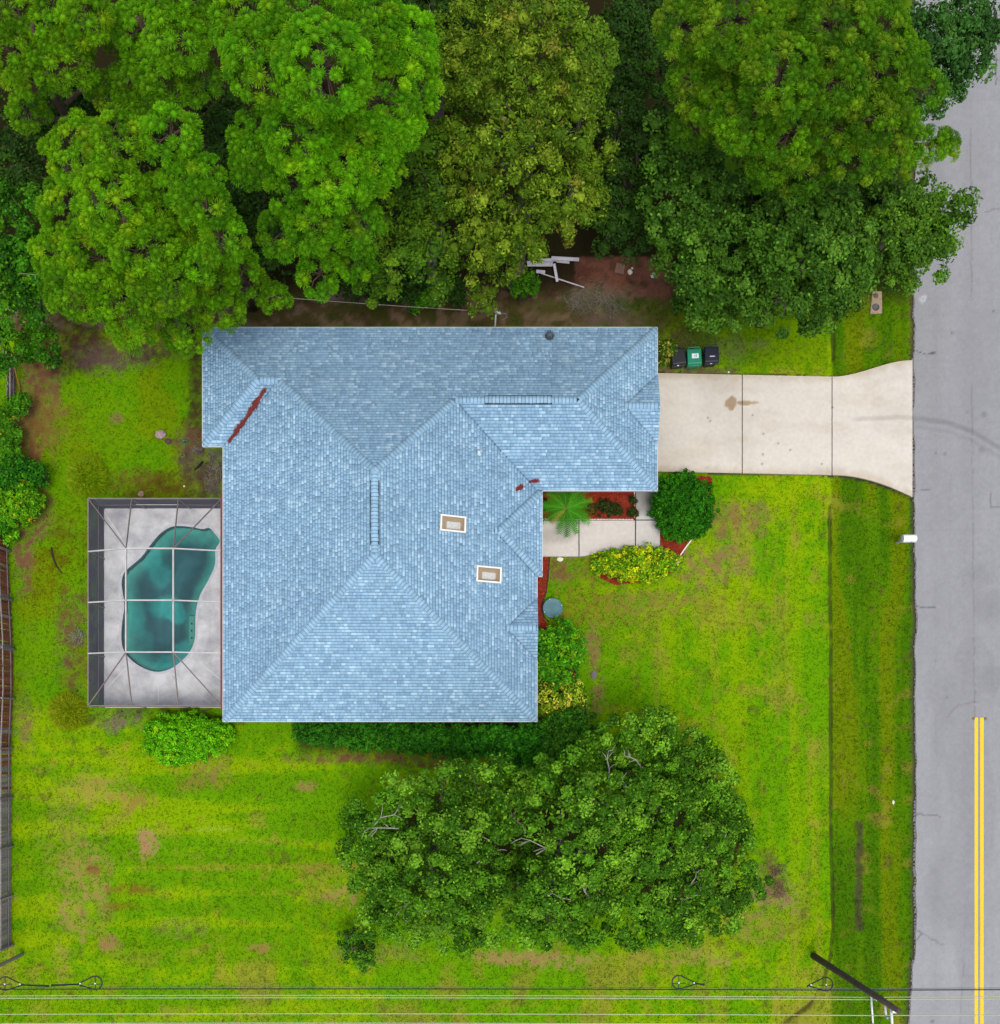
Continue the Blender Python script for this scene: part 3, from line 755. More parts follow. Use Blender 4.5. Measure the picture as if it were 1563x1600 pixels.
for hi, (p, q) in enumerate(HIPS):
    p = np.array(p); q = np.array(q); L = np.linalg.norm(q - p); d = (q - p) / L; pr = np.array([-d[1], d[0]])
    diag = abs(d[0]) > .2 and abs(d[1]) > .2
    st = 0.165; n = max(1, int(L / st)); wdt = 0.165; p = p + d * .10; L -= .10
    for k in range(n):
        a = p + d * (k * L / n); b_ = p + d * ((k + 1) * L / n - .024)
        lift = 0.0
        for (vh, f0, f1) in VENT:
            if vh == hi and f0 < (k + .5) / n < f1: lift = .05
        j = rs.randn() * .006
        def zz(pt, s, dz):
            c = pt + pr * s; h, _ = roof_eval(np.array([c[0]]), np.array([c[1]]))
            hc, _ = roof_eval(np.array([pt[0]]), np.array([pt[1]])) 
            hh = float(h[0]) if h[0] > -1 else float(hc[0]) - abs(s) * .7
            return (c[0], c[1], ZE + SL * hh + dz)
        th0, th1 = .050 + lift, .034 + lift
        UL.add([zz(a - d * .02, -.15, .03 + lift), zz(a - d * .02, 0, .042 + lift), zz(a - d * .02, .15, .03 + lift), zz(a + d * .02, .15, .03 + lift), zz(a + d * .02, 0, .042 + lift), zz(a + d * .02, -.15, .03 + lift)], [(0, 1, 4, 5), (1, 2, 3, 4)])
        V = [zz(a, -wdt + j, th0), zz(a, 0, th0 + .012), zz(a, wdt + j, th0), zz(b_, -wdt + j, th1), zz(b_, 0, th1 + .012), zz(b_, wdt + j, th1),
             zz(a, -wdt + j, .01 + lift), zz(a, 0, .01 + lift), zz(a, wdt + j, .01 + lift), zz(b_, -wdt + j, .01 + lift), zz(b_, wdt + j, .01 + lift)]
        F = [(1, 0, 3, 4), (2, 1, 4, 5), (0, 1, 7, 6), (1, 2, 8, 7), (0, 6, 9, 3), (2, 5, 10, 8)]
        c = A(156, 194, 222) * (.86 + .22 * rs.rand()); cc = np.tile(c, (11, 1))
        if capn < 300 and hi not in (14, 15):
            np_mesh('ridge_cap', np.array(V), np.array(F), None, cc, shm, False, roof); capn += 1
        else:
            m_ = len(CV); CV += V; CF += [tuple(i + m_ for i in f) for f in F]; CC += list(cc)
o = np_mesh('ridge_cap', np.array(CV), np.array(CF), None, np.array(CC), shm, False, roof); o['kind'] = 'stuff'
UL.build('cap_underlay', mat_plain('cap_underlay', A(84, 110, 134), .95), roof)['kind'] = 'stuff'
# ridge vents: dark strips showing beside the raised caps
vm = mat_plain('vent_black', A(30, 34, 40), .7, .2)
for (hi, f0, f1) in VENT:
    p, q = [np.array(v) for v in HIPS[hi]]; a = p + (q - p) * f0; b_ = p + (q - p) * f1
    z = roof_z(*((a + b_) / 2)); mb = MB()
    mb.beam((a[0], a[1], z - .045), (b_[0], b_[1], z - .045), .41, .055); mb.build('ridge_vent', vm, house)
# fascia, drip edge and soffit
fm = mat_plain('fascia_paint', A(206, 208, 214), .6, .06); gm = mat_plain('gutter_red', A(112, 44, 40), .6, .15)
ev = [(MX0, MY0), (MX1, MY0), (MX1, EY0), (EX1, EY0), (EX1, GY0), (GX1, GY0), (GX1, MY1), (WX0, MY1), (WX0, WY0), (MX0, WY0)]
for i in range(len(ev)):
    a = Vector((*ev[i], 0)); b_ = Vector((*ev[(i + 1) % len(ev)], 0)); d = (b_ - a).normalized(); nrm = Vector((d.y, -d.x, 0))
    mb = MB(); o1 = nrm * .035
    mb.hexa([a + o1 + Vector((0, 0, ZE - .2)), b_ + o1 + d * .033 + Vector((0, 0, ZE - .2)), b_ + Vector((0, 0, ZE - .2)), a + Vector((0, 0, ZE - .2))],
            [a + o1 + Vector((0, 0, ZE + .008)), b_ + o1 + d * .033 + Vector((0, 0, ZE + .008)), b_ + Vector((0, 0, ZE + .008)), a + Vector((0, 0, ZE + .008))])
    mb.build('fascia', fm, house)
    mb = MB(); i1 = -nrm * .62
    mb.hexa([a + Vector((0, 0, ZE - .14)), b_ + Vector((0, 0, ZE - .14)), b_ + i1 + Vector((0, 0, ZE - .14)), a + i1 + Vector((0, 0, ZE - .14))],
            [a + Vector((0, 0, ZE - .12)), b_ + Vector((0, 0, ZE - .12)), b_ + i1 + Vector((0, 0, ZE - .12)), a + i1 + Vector((0, 0, ZE - .12))])
    for v in range(8):
        x, y, z = mb.v[v]; mb.v[v] = (x, y, z + i * .0012)
    mb.build('soffit', fm, house)
mb = MB(); mb.box(MX0 - .13, 1.2, ZE - .16, MX0 - .04, 11.3, ZE - .02); mb.build('gutter', gm, house, bevel=.01)
# small gable ends under the two little ridges
for (x, yc, hh) in ((GX1 - .02, gyc, gh), (MX1 - .02, syc, shh)):
    mb = MB(); mb.add([(x, yc - hh, ZE - .02), (x, yc + hh, ZE - .02), (x, yc, ZE + SL * hh - .02), (x - .05, yc - hh, ZE - .02), (x - .05, yc + hh, ZE - .02), (x - .05, yc, ZE + SL * hh - .02)],
                      [(0, 1, 2), (5, 4, 3), (0, 3, 4, 1), (1, 4, 5, 2), (2, 5, 3, 0)]); mb.build('gable', wallm, house)
# skylights
skm = mat_plain('skylight_frame', A(250, 246, 238), .5, .04); shaft = mat_plain('skylight_shaft', A(240, 214, 178), .8, .1); wellm = mat_plain('skylight_well', A(238, 242, 244), .8, .15, 12)
skg = mat_sheet_glass('skylight_glass', (.95, .96, .96), 1.5, .03)
for (sx, sy, hx, hy) in SKYL:
    rot = R(-2.0)
    def SP(u, v, h):
        x = sx + u * math.cos(rot) - v * math.sin(rot); y = sy + u * math.sin(rot) + v * math.cos(rot)
        return Vector((x, y, ZE + SL * (MX1 - x) + h))
    fr = MB(); w = .075
    for (u0, u1, v0, v1) in ((-hx, hx, -hy, -hy + w), (-hx, hx, hy - w, hy), (-hx, -hx + w, -hy + w, hy - w), (hx - w, hx, -hy + w, hy - w)):
        fr.hexa([SP(u0, v0, -.08), SP(u1, v0, -.08), SP(u1, v1, -.08), SP(u0, v1, -.08)], [SP(u0, v0, .13), SP(u1, v0, .13), SP(u1, v1, .13), SP(u0, v1, .13)])
    sk = fr.build('skylight', skm, house)
    a, b_ = hx - w, hy - w; c, d = a * .62, b_ * .55
    t = [SP(-a, -b_, .05), SP(a, -b_, .05), SP(a, b_, .05), SP(-a, b_, .05)]; bo = [SP(-c, -d, -.42), SP(c, -d, -.42), SP(c, d, -.42), SP(-c, d, -.42)]
    m2 = MB(); m2.add(t + bo, [(0, 1, 5, 4), (1, 2, 6, 5), (2, 3, 7, 6), (3, 0, 4, 7)]); m2.build('skylight_shaft', shaft, sk)
    m2 = MB(); m2.add([v + Vector((0, 0, .004)) for v in bo], [(0, 1, 2, 3)]); m2.build('skylight_diffuser', wellm, sk)
    m2 = MB(); m2.add([SP(-a, -b_, .1), SP(a, -b_, .1), SP(a, b_, .1), SP(-a, b_, .1)], [(0, 1, 2, 3)]); m2.build('skylight_glass', skg, sk)
# vent pipe, turbine vent, service mast
wht = mat_plain('white_pvc', A(240, 242, 244), .5, .05)
p = W(748.5, 701, 4.75); z = roof_z(p.x, p.y); mb = MB(); mb.lathe((p.x, p.y, z - .05), [(.12, 0), (.12, .04), (.055, .1), (.055, .38), (.035, .38), (.035, .3)], 14); mb.build('vent_pipe', wht, house, True)
p = W(859, 524, 3.1); z = roof_z(p.x, p.y); bm_ = mat_plain('black_metal', A(26, 28, 32), .5, .2); grm = mat_plain('grey_metal', A(120, 136, 146), .4, .15, metal=.6)
mb = MB(); mb.lathe((p.x, p.y, z - .08), [(.20, 0), (.20, .12), (.17, .14)], 18); dv = mb.build('roof_vent', bm_, house, True)
mb = MB()
for k in range(12):
    t0 = 6.283 * k / 12
    mb.tube([(p.x + .12 * math.cos(t0), p.y + .12 * math.sin(t0), z + .06), (p.x + .23 * math.cos(t0 + .3), p.y + .23 * math.sin(t0 + .3), z + .18), (p.x + .16 * math.cos(t0 + .6), p.y + .16 * math.sin(t0 + .6), z + .3), (p.x + .02, p.y, z + .34)], .016, 4)
mb.build('vent_vane', grm, dv)
mb = MB(); mb.lathe((p.x, p.y - .02, z + .06), [(.17, 0), (.17, .02), (.05, .03)], 16); mb.build('vent_plate', bm_, dv)
p = W(774, 511, 2.8); mb = MB(); py_ = MY1 + .10
mb.tube([(p.x, py_, 1.2), (p.x, py_, 4.3)], .035, 8); mb.tube([(p.x, py_, 4.3), (p.x + .03, py_ + .04, 4.42), (p.x + .14, py_, 4.42), (p.x + .2, py_, 4.32)], .06, 8)
mast = mb.build('service_mast', mat_plain('galvanised', A(196, 198, 200), .5, .1, metal=.2), house, True)
mb = MB(); mb.tube([(p.x + .2, py_, 4.3), (p.x + .45, py_ + .05, 4.2), (p.x + .55, py_ + .05, 3.7), (p.x + .3, py_ + .05, 3.4)], .014, 5); mb.build('mast_cable', mat_plain('cable_grey', A(120, 110, 110), .7), mast)
MAST = Vector((p.x, py_, 4.3))
# pine straw lying in the roof valleys
rs = np.random.RandomState(31)
def straw(label, poly_pts, n, spread, z_est):
    nn_ = n
    vs = []; cs = []
    P2 = [W(x, y, z_est) for x, y in poly_pts]
    seg = [(P2[i], P2[i + 1]) for i in range(len(P2) - 1)]; Ls = np.array([(b - a).length for a, b in seg]); pr = Ls / Ls.sum()
    for _ in range(n):
        a, b = seg[rs.choice(len(seg), p=pr)]; c = a.lerp(b, rs.rand()); sp = spread * (.25 + .75 * abs(math.sin(c.x * 4.3 + 1)) ** 1.5)
        x, y = c.x + rs.randn() * sp, c.y + rs.randn() * sp; z = roof_z(x, y) + .035 + rs.rand() * .035
        dv_ = (b - a).normalized(); th = math.atan2(dv_.y, dv_.x) + rs.randn() * .5; l = .05 + rs.rand() * .07; w = .008
        d = np.array([math.cos(th) * l, math.sin(th) * l, 0]); e2 = np.array([-math.sin(th) * w, math.cos(th) * w, 0]); d[2] = (roof_z(x + d[0], y + d[1]) - roof_z(x, y)); c0 = np.array([x, y, z])
        vs += [c0 - d - e2, c0 + d - e2, c0 + d + e2, c0 - d + e2]; cs += [A(118, 48, 44) * (.6 + .8 * rs.rand())] * 4
    o = np_mesh('pine_straw', np.array(vs), np.arange(len(vs)).reshape(-1, 4), None, np.array(cs), mat_vcol('straw', .95, .1), False); tag(o, label, 'pine straw', kind='stuff')
straw('red-brown strip of fallen pine straw in the northwest roof valley', [(357, 688), (374, 668), (392, 648), (402, 634), (417, 616)], 1000, .065, 3.1)
straw('reddish clump of fallen leaves on roof above the entry gable', [(808, 766), (815, 761)], 130, .06, 3.0)
straw('tiny reddish wisp of leaves at the inner roof corner', [(829, 753), (841, 752)], 100, .035, 2.85)

# ================================================================== POOL, DECK, SCREEN CAGE
POOL_PX = [(278.2, 821.9), (301, 824), (317, 827), (327, 825), (336, 834), (344, 846), (337, 859), (336.5, 882), (327, 905), (314, 928), (308, 948), (305.5, 968), (305, 997), (298, 1017), (284, 1033), (267, 1045),
           (247, 1050), (226.5, 1045), (206, 1032), (193, 1014.5), (190, 994), (191.5, 971), (194.5, 951), (193.5, 934), (190.5, 914), (193, 898), (201, 888), (221, 871), (234, 853.5), (249.5, 835), (264, 825)]
def smooth_loop(pts, n=3):
    out = []; m = len(pts)
    for i in range(m):
        p0, p1, p2, p3 = [np.array(pts[(i + k) % m], float) for k in (-1, 0, 1, 2)]
        for k in range(n):
            t = k / n
            out.append(tuple(.5 * ((2 * p1) + (-p0 + p2) * t + (2 * p0 - 5 * p1 + 4 * p2 - p3) * t * t + (-p0 + 3 * p1 - 3 * p2 + p3) * t ** 3)))
    return out
PL = [W(x, y) for x, y in smooth_loop(POOL_PX)]
def inset_loop(L, d):
    out = []; n = len(L)
    for i in range(n):
        t = (L[(i + 2) % n] - L[i - 2]).normalized(); nr_ = Vector((t.y, -t.x, 0)); out.append(L[i] + nr_ * d)
    return out
area2 = sum(PL[i - 1].x * PL[i].y - PL[i].x * PL[i - 1].y for i in range(len(PL)))
INS = 1 if area2 < 0 else -1
bm = bmesh.new()
outer = [bm.verts.new(v) for v in ((DK[0], DK[2], .03), (DK[1], DK[2], .03), (DK[1], DK[3], .03), (DK[0], DK[3], .03))]
inner = [bm.verts.new((v.x, v.y, .03)) for v in PL]
eds = [bm.edges.new((outer[i], outer[(i + 1) % 4])) for i in range(4)] + [bm.edges.new((inner[i], inner[(i + 1) % len(inner)])) for i in range(len(inner))]
bmesh.ops.triangle_fill(bm, use_beauty=True, edges=eds)
bad = [f for f in bm.faces if pip(np.array([f.calc_center_median().x]), np.array([f.calc_center_median().y]), [(v.x, v.y) for v in PL])[0]]
if len(bad) < len(bm.faces): bmesh.ops.delete(bm, geom=bad, context='FACES_ONLY')
bmesh.ops.recalc_face_normals(bm, faces=bm.faces)
for f in bm.faces:
    if f.normal.z < 0: f.normal_flip()
me = bpy.data.meshes.new('pool_deck'); bm.to_mesh(me); bm.free()
def deck_mat():
    m, N, L = new_mat('pool_deck_concrete')
    out = N.new('ShaderNodeOutputMaterial'); p = N.new('ShaderNodeBsdfPrincipled'); p.inputs['Roughness'].default_value = .9
    tc = N.new('ShaderNodeTexCoord'); n1 = N.new('ShaderNodeTexNoise'); n1.inputs['Scale'].default_value = .9; n1.inputs['Detail'].default_value = 7; n1.inputs['Roughness'].default_value = .65
    n2 = N.new('ShaderNodeTexNoise'); n2.inputs['Scale'].default_value = 14; n2.inputs['Detail'].default_value = 4
    cr = N.new('ShaderNodeValToRGB'); cr.color_ramp.elements[0].position = .30; cr.color_ramp.elements[0].color = A4(184, 184, 190)
    cr.color_ramp.elements[1].position = .62; cr.color_ramp.elements[1].color = A4(246, 247, 248)
    mx = N.new('ShaderNodeMixRGB'); mx.blend_type = 'MULTIPLY'; mx.inputs[0].default_value = .12
    L.new(tc.outputs['Object'], n1.inputs[0]); L.new(tc.outputs['Object'], n2.inputs[0]); L.new(n1.outputs[0], cr.inputs[0]); L.new(cr.outputs[0], mx.inputs[1]); L.new(n2.outputs[0], mx.inputs[2])
    L.new(mx.outputs[0], p.inputs[0]); L.new(p.outputs[0], out.inputs[0]); return m
me.materials.append(deck_mat()); deck = place('pool_deck', me); tag(deck, kind='structure')
pool = thing('swimming_pool', 'kidney shaped swimming pool with murky green water on pale deck', 'swimming pool', W(255, 940))
rings = [(0.0, .03), (0.0, -.35), (.02, -.55), (.35, -.80), (.75, -1.05)]
bv = []; bq = []; bc = []
cen = sum((v for v in PL), Vector((0, 0, 0))) / len(PL); n = len(PL)
for k, (d, z) in enumerate(rings):
    lp = inset_loop(PL, INS * d)
    for v in lp: bv.append((v.x, v.y, z))
for k in range(len(rings) - 1):
    for i in range(n):
        q = (k * n + i, k * n + (i + 1) % n, (k + 1) * n + (i + 1) % n, (k + 1) * n + i)
        bq.append(q[::-1] if INS > 0 else q)
# floor of the basin: a gridded sheet
a = np.array([(v.x, v.y) for v in PL])
FX, FY = np.meshgrid(np.arange(a[:, 0].min(), a[:, 0].max() + .1, .08), np.arange(a[:, 1].min(), a[:, 1].max() + .1, .08))
nn = FX.shape[1]; i_, j_ = np.meshgrid(np.arange(nn - 1), np.arange(FX.shape[0] - 1)); b0 = (j_ * nn + i_).ravel(); fq = np.stack([b0, b0 + 1, b0 + nn + 1, b0 + nn], -1)
dist = seg_dist(FX, FY, [tuple(p) for p in a] + [tuple(a[0])])
FZ = -.45 - 1.1 * sstep(.05, 1.5, dist)
fpx = FX * PPM + NX; fpy = NY - FY * PPM
def pool_col(x, y, dist):
    px = x * PPM + NX; py = NY - y * PPM
    nn1 = fbm(x, y, .55, 4, 100); nn2 = fbm(x, y, 2.2, 3, 101)
    deep = A(0, 108, 114); shal = A(84, 182, 168); blotch = A(54, 190, 184)
    c = np.zeros(np.shape(x) + (3,)) + deep
    m = sstep(.9, .15, dist + (nn1 - .5) * .8); c = c * (1 - m[..., None]) + shal * m[..., None]
    for (bx, by, rx, ry, s) in [(250, 942, 26, 20, .9), (270, 960, 16, 14, .9), (238, 895, 18, 26, .6), (232, 868, 14, 20, .6), (262, 1032, 26, 14, .7), (282, 1010, 20, 14, .8), (218, 1010, 10, 26, .4), (250, 1044, 30, 8, .6), (208, 960, 10, 30, .5)]:
        d = np.hypot((px - bx) / rx, (py - by) / ry) + (nn2 - .5) * .9 + (nn1 - .5) * .6
        mm = sstep(1.25, .6, d) * s; c = c * (1 - mm[..., None]) + blotch * mm[..., None]  # paler blotches laid over the floor colour
    return c * (.85 + .3 * nn2)[..., None]
fv = np.stack([FX, FY, FZ], -1).reshape(-1, 3); ins_ = pip(fv[fq].mean(1)[:, 0], fv[fq].mean(1)[:, 1], [tuple(p) for p in a]); fq = fq[ins_]
fc = pool_col(FX, FY, dist).reshape(-1, 3)
used = np.unique(fq); mp = np.zeros(len(fv), int); mp[used] = np.arange(len(used))
tile = mat_vcol('pool_plaster', .6, .12, 3)
np_mesh('basin_floor', fv[used], mp[fq], None, fc[used], tile, True, pool)
wc = np.tile(A(40, 120, 112), (len(bv), 1)); wc[:n] = A(150, 158, 166)
np_mesh('basin_wall', np.array(bv), np.array(bq), None, wc, tile, True, pool)
mb = MB(); mb.add([(v.x, v.y, -.05) for v in PL], [tuple(range(n)) if area2 > 0 else tuple(range(n - 1, -1, -1))]); mb.build('pool_water', mat_sheet_glass('pool_water', (.66, .88, .88), 1.33, .03, .15), pool)
cp = MB(); inn = inset_loop(PL, -INS * .12)
for i in range(n):
    a0, a1, b0_, b1 = PL[i], PL[(i + 1) % n], inn[i], inn[(i + 1) % n]
    f = lambda v, z: (v.x, v.y, z)
    cp.hexa([f(a0, .0), f(a1, .0), f(b1, .0), f(b0_, .0)], [f(a0, .045), f(a1, .045), f(b1, .045), f(b0_, .045)])
cp.build('coping', mat_plain('coping_stone', A(216, 216, 224), .8, .1), pool)
# bench with jets at the lower right of the pool
c = W(298, 985); mb = MB(); mb.box(c.x - .16, c.y - .75, -.6, c.x + .16, c.y + .75, -.22); bench = mb.build('pool_bench', mat_plain('bench_plaster', A(92, 178, 158), .7, .1), pool, bevel=.05)
for k in range(3):
    mb = MB(); mb.lathe((c.x, c.y - .35 + k * .35, -.222), [(.05, 0), (.05, .012), (.02, .014)], 10); mb.build('jet', bm_, bench)
# seams scored in the deck
mb = MB()
for (x0, y0, x1, y1) in [(196, 850, 150, 780), (247, 1050, 248, 1100), (306, 1030, 345, 1062), (206, 1034, 165, 1078), (262, 1046, 330, 1100)]:
    p, q = W(x0, y0), W(x1, y1)
    d = (q - p).normalized(); nr_ = Vector((-d.y, d.x, 0)) * .022
    p = p + d * .3
    mb.add([(*(p - nr_)[:2], .034), (*(q - nr_)[:2], .034), (*(q + nr_)[:2], .034), (*(p + nr_)[:2], .034)], [(0, 1, 2, 3)])
sm = mb.build('seam', mat_plain('seam_sealant', A(238, 238, 242), .8, .05), deck)
# screen cage
cage = thing('pool_cage', 'screened pool enclosure of white beams and dark mesh beside house', 'pool enclosure', (-18.02, 1.41, 0))
CX0, CX1, CY0, CY1, CZ = -18.02, MX0 - .15, 1.41, 11.10, 2.4
TZ = 3.3; kt = (H - TZ) / H / PPM
TX0, TX1, TY0, TY1 = (197 - NX) * kt, (271 - NX) * kt, (NY - 1019) * kt, (NY - 857) * kt
TYM = (NY - 938) * kt
bmA = mat_plain('cage_aluminium', A(196, 194, 192), .5, .12, 3); bmB = mat_plain('cage_bronze', A(120, 108, 104), .55, .15, 3)
def beam(p, q, w=.06, h=.10, m=bmA): MB().beam(p, q, w, h).build('beam', m, cage)
Ls, Rs, Bs, Ts = CX0, CX1, CY0, CY1
for p, q in [((TX0, TY0, TZ), (TX0, TY1, TZ)), ((TX1, TY0, TZ), (TX1, TY1, TZ)), ((TX0, TY0, TZ), (TX1, TY0, TZ)), ((TX0, TY1, TZ), (TX1, TY1, TZ)), ((TX0, TYM, TZ), (TX1, TYM, TZ))]: beam(p, q, .06, .12)
for p, q in [((Ls, TY0, CZ), (TX0, TY0, TZ)), ((Ls, TYM, CZ), (TX0, TYM, TZ)), ((Ls, TY1, CZ), (TX0, TY1, TZ)), ((Rs, TY0, CZ + .2), (TX1, TY0, TZ)), ((Rs, TYM, CZ + .2), (TX1, TYM, TZ)), ((Rs, TY1, CZ + .2), (TX1, TY1, TZ))]: beam(p, q, .055, .1)
for p, q in [((TX0 - .0, Ts, CZ), (TX0, TY1, TZ)), ((TX1, Ts, CZ), (TX1, TY1, TZ)), ((TX0, Bs, CZ), (TX0, TY0, TZ)), ((TX1, Bs, CZ), (TX1, TY0, TZ)),
             ((Ls, Bs, CZ), (TX0, TY0, TZ)), ((Ls, Ts, CZ), (TX0, TY1, TZ)), ((Rs, Bs, CZ), (TX1, TY0, TZ)), ((Rs, Ts, CZ), (TX1, TY1, TZ))]: beam(p, q, .045, .08, bmB)
for p, q in [((Ls, Bs, CZ), (Ls, Ts, CZ)), ((Ls, Bs, CZ), (Rs, Bs, CZ)), ((Ls, Ts, CZ), (Rs, Ts, CZ)), ((Rs, Bs, CZ + .1), (Rs, Ts, CZ + .1))]: beam(p, q, .06, .1, bmB)
for p, q in [((Ls, Bs, .95), (Ls, Ts, .95)), ((Ls, Bs, .95), (Rs, Bs, .95)), ((Ls, Ts, .95), (Rs, Ts, .95))]: MB().beam(p, q, .05, .05).build('rail', bmB, cage)
for (x, y) in [(Ls, Bs), (Ls, TY0), (Ls, TYM), (Ls, TY1), (Ls, Ts), (TX0, Bs), (TX1, Bs), (TX0, Ts), (TX1, Ts), (Rs, Bs), (Rs, Ts)]:
    MB().box(x - .03, y - .03, 0.03, x + .03, y + .03, CZ).build('post', bmB, cage)
scr = mat_screen('roof_screen', tuple(A(110, 112, 126)), .13); scw = mat_screen('wall_screen', tuple(A(108, 102, 124)), .93)
def panel(vs, m): MB().add(vs, [tuple(range(len(vs)))]).build('screen_panel', m, cage)
LT = lambda y: (Ls, y, CZ); RT = lambda y: (Rs, y, CZ + .2)
yy = [TY0, TYM, TY1]
for y0, y1 in zip(yy[:-1], yy[1:]):
    panel([LT(y0), (TX0, y0, TZ), (TX0, y1, TZ), LT(y1)], scr); panel([(TX0, y0, TZ), (TX1, y0, TZ), (TX1, y1, TZ), (TX0, y1, TZ)], scr); panel([(TX1, y0, TZ), RT(y0), RT(y1), (TX1, y1, TZ)], scr)
for (ye, yt, s) in ((Bs, TY0, 1), (Ts, TY1, -1)):
    panel([(Ls, ye, CZ), (TX0, ye, CZ), (TX0, yt, TZ)], scr); panel([(TX0, ye, CZ), (TX1, ye, CZ), (TX1, yt, TZ), (TX0, yt, TZ)], scr); panel([(TX1, ye, CZ), (Rs, ye, CZ + .2), (TX1, yt, TZ)], scr)
    panel([(Ls, ye, CZ), (TX0, yt, TZ), (Ls, yt, CZ)], scr); panel([(Rs, ye, CZ + .2), (Rs, yt, CZ + .2), (TX1, yt, TZ)], scr)
for y0, y1 in zip([Bs, TY0, TYM, TY1], [TY0, TYM, TY1, Ts]): panel([(Ls, y0, .04), (Ls, y1, .04), (Ls, y1, CZ), (Ls, y0, CZ)], scw)
for ye in (Bs, Ts):
    for x0, x1 in zip([Ls, TX0, TX1], [TX0, TX1, Rs]): panel([(x0, ye, .04), (x1, ye, .04), (x1, ye, CZ), (x0, ye, CZ)], scw)
MB().tube([(Ls + 2.0, Ts - .12, 1.6), (Rs - 2.2, Ts - .12, 1.6)], .02, 6).build('rod', bmA, cage)

# ================================================================== FENCES
pk = mat_plain('weathered_wood', A(150, 140, 142), .9, .2, 10, objvar=.28)
pk2 = mat_plain('rusty_wood', A(150, 84, 66), .9, .25, 10, objvar=.3)
def fence(label, y0, y1, xf, hgt, rusty, n_lean=0.0):
    t = thing('picket_fence', label, 'fence', (xf(y0), y0, 0))
    def shape(m, h, z0=0.0, name='picket'):
        return MB().hexa([(-.01, -.069, z0), (.01, -.069, z0), (.01, .069, z0), (-.01, .069, z0)], [(-.01, -.069, h), (.01, -.069, h), (.01, .069, h), (-.01, .069, h)]).mesh(name, m)
    m1, m2 = shape(pk, hgt), shape(pk2, hgt)
    y = y0
    while y < y1:
        o = place('picket', m2 if random.random() < rusty(y) else m1, t, (xf(y) - xf(y0) + random.uniform(-.012, .012), y - y0, random.uniform(-.05, .05)))
        o.rotation_euler = (random.uniform(-.02, .02), -.02 + random.uniform(-.03, .03) + n_lean, random.uniform(-.08, .08)); y += .143
    for z in (.35, hgt * .75):
        mb = MB(); yy_ = np.arange(y0, y1 + .01, (y1 - y0) / 8)
        for a, b in zip(yy_[:-1], yy_[1:]): mb.beam((xf(a) + .045, a, z), (xf(b) + .045, b, z), .04, .09)
        mb.build('rail', pk, t)
    for y in np.arange(y0 + .05, y1, 2.4): MB().box(xf(y) + .07, y - .045, 0, xf(y) + .16, y + .045, hgt - .1).build('post', pk, t)
fence('long weathered picket fence at left edge, reddish at its upper end', W(0, 1478).y, W(0, 838).y, lambda y: W(17, 0).x + .12 * math.sin(y * .5) * (y > 0), 1.75, lambda y: .95 * float(sstep(-3.5, 1.5, y)))
fence('short pale grey picket fence among shrubs at upper left edge', W(0, 640).y, W(0, 556).y, lambda y: W(24, 0).x, 1.0, lambda y: .1)
p = W(37, 1491); mb = MB(); mb.hexa([(p.x - .1, p.y - .06, -.1), (p.x + .02, p.y - .06, -.1), (p.x + .02, p.y + .06, -.1), (p.x - .1, p.y + .06, -.1)], [(p.x - .1, p.y - .06, 3.3), (p.x + .02, p.y - .06, 3.3), (p.x + .02, p.y + .06, 3.3), (p.x - .1, p.y + .06, 3.3)])
tag(mb.build('wooden_post', pk), 'tall weathered wooden post just below the end of the long fence', 'post')

# ================================================================== VEGETATION
leafm = mat_leaf('leaf', .12, .7); needm = mat_leaf('needle', .08, .7)
barkm = mat_plain('bark_grey', A(100, 92, 82), .95, .3, 6, bump=.6); barkp = mat_plain('bark_pine', A(84, 64, 54), .95, .3, 6, bump=.6); palem = mat_plain('dead_wood', A(166, 162, 150), .9, .2, 8)
def unit(v): return v / (np.linalg.norm(v, axis=-1, keepdims=True) + 1e-9)
def leaf_quads(rs, C, out, L, Wd, cols, up=.45, rnd=.62, fold=.12):
    n = len(C); ln = L * (.7 + .6 * rs.rand(n, 1)); wn = Wd * (.7 + .6 * rs.rand(n, 1))
    nrm = unit(out * .55 + np.array([0, 0, up]) + rs.randn(n, 3) * rnd * .6)
    t = unit(np.cross(nrm, rs.randn(n, 3))); t = unit(t + out * .5 - nrm * np.sum((t + out * .5) * nrm, -1, keepdims=True)); s = np.cross(nrm, t)
    a = C - t * ln * .5; b = C + s * wn * .5 + nrm * ln * fold * .3; c = C + t * ln * .5 - nrm * ln * fold; d = C - s * wn * .5 + nrm * ln * fold * .3
    V = np.stack([a, b, c, d], 1).reshape(-1, 3)
    return V, np.repeat(cols, 4, 0)
def pick(rs, palette, n):
    cols = np.array([A(*p[:3]) for p in palette]); w = np.array([p[3] for p in palette], float); w /= w.sum()
    return cols[rs.choice(len(cols), n, p=w)]
def sphere_dirs(rs, n, zmin=-.35):
    z = zmin + (1 - zmin) * rs.rand(n); t = rs.rand(n) * 6.2832; r = np.sqrt(np.maximum(0, 1 - z * z))
    return np.stack([r * np.cos(t), r * np.sin(t), z], -1)
_t = (1 + 5 ** .5) / 2
ICO_V = unit(np.array([(-1, _t, 0), (1, _t, 0), (-1, -_t, 0), (1, -_t, 0), (0, -1, _t), (0, 1, _t), (0, -1, -_t), (0, 1, -_t), (_t, 0, -1), (_t, 0, 1), (-_t, 0, -1), (-_t, 0, 1)], float))
ICO_F = np.array([(0, 11, 5), (0, 5, 1), (0, 1, 7), (0, 7, 10), (0, 10, 11), (1, 5, 9), (5, 11, 4), (11, 10, 2), (10, 7, 6), (7, 1, 8), (3, 9, 4), (3, 4, 2), (3, 2, 6), (3, 6, 8), (3, 8, 9), (4, 9, 5), (2, 4, 11), (6, 2, 10), (8, 6, 7), (9, 8, 1)])
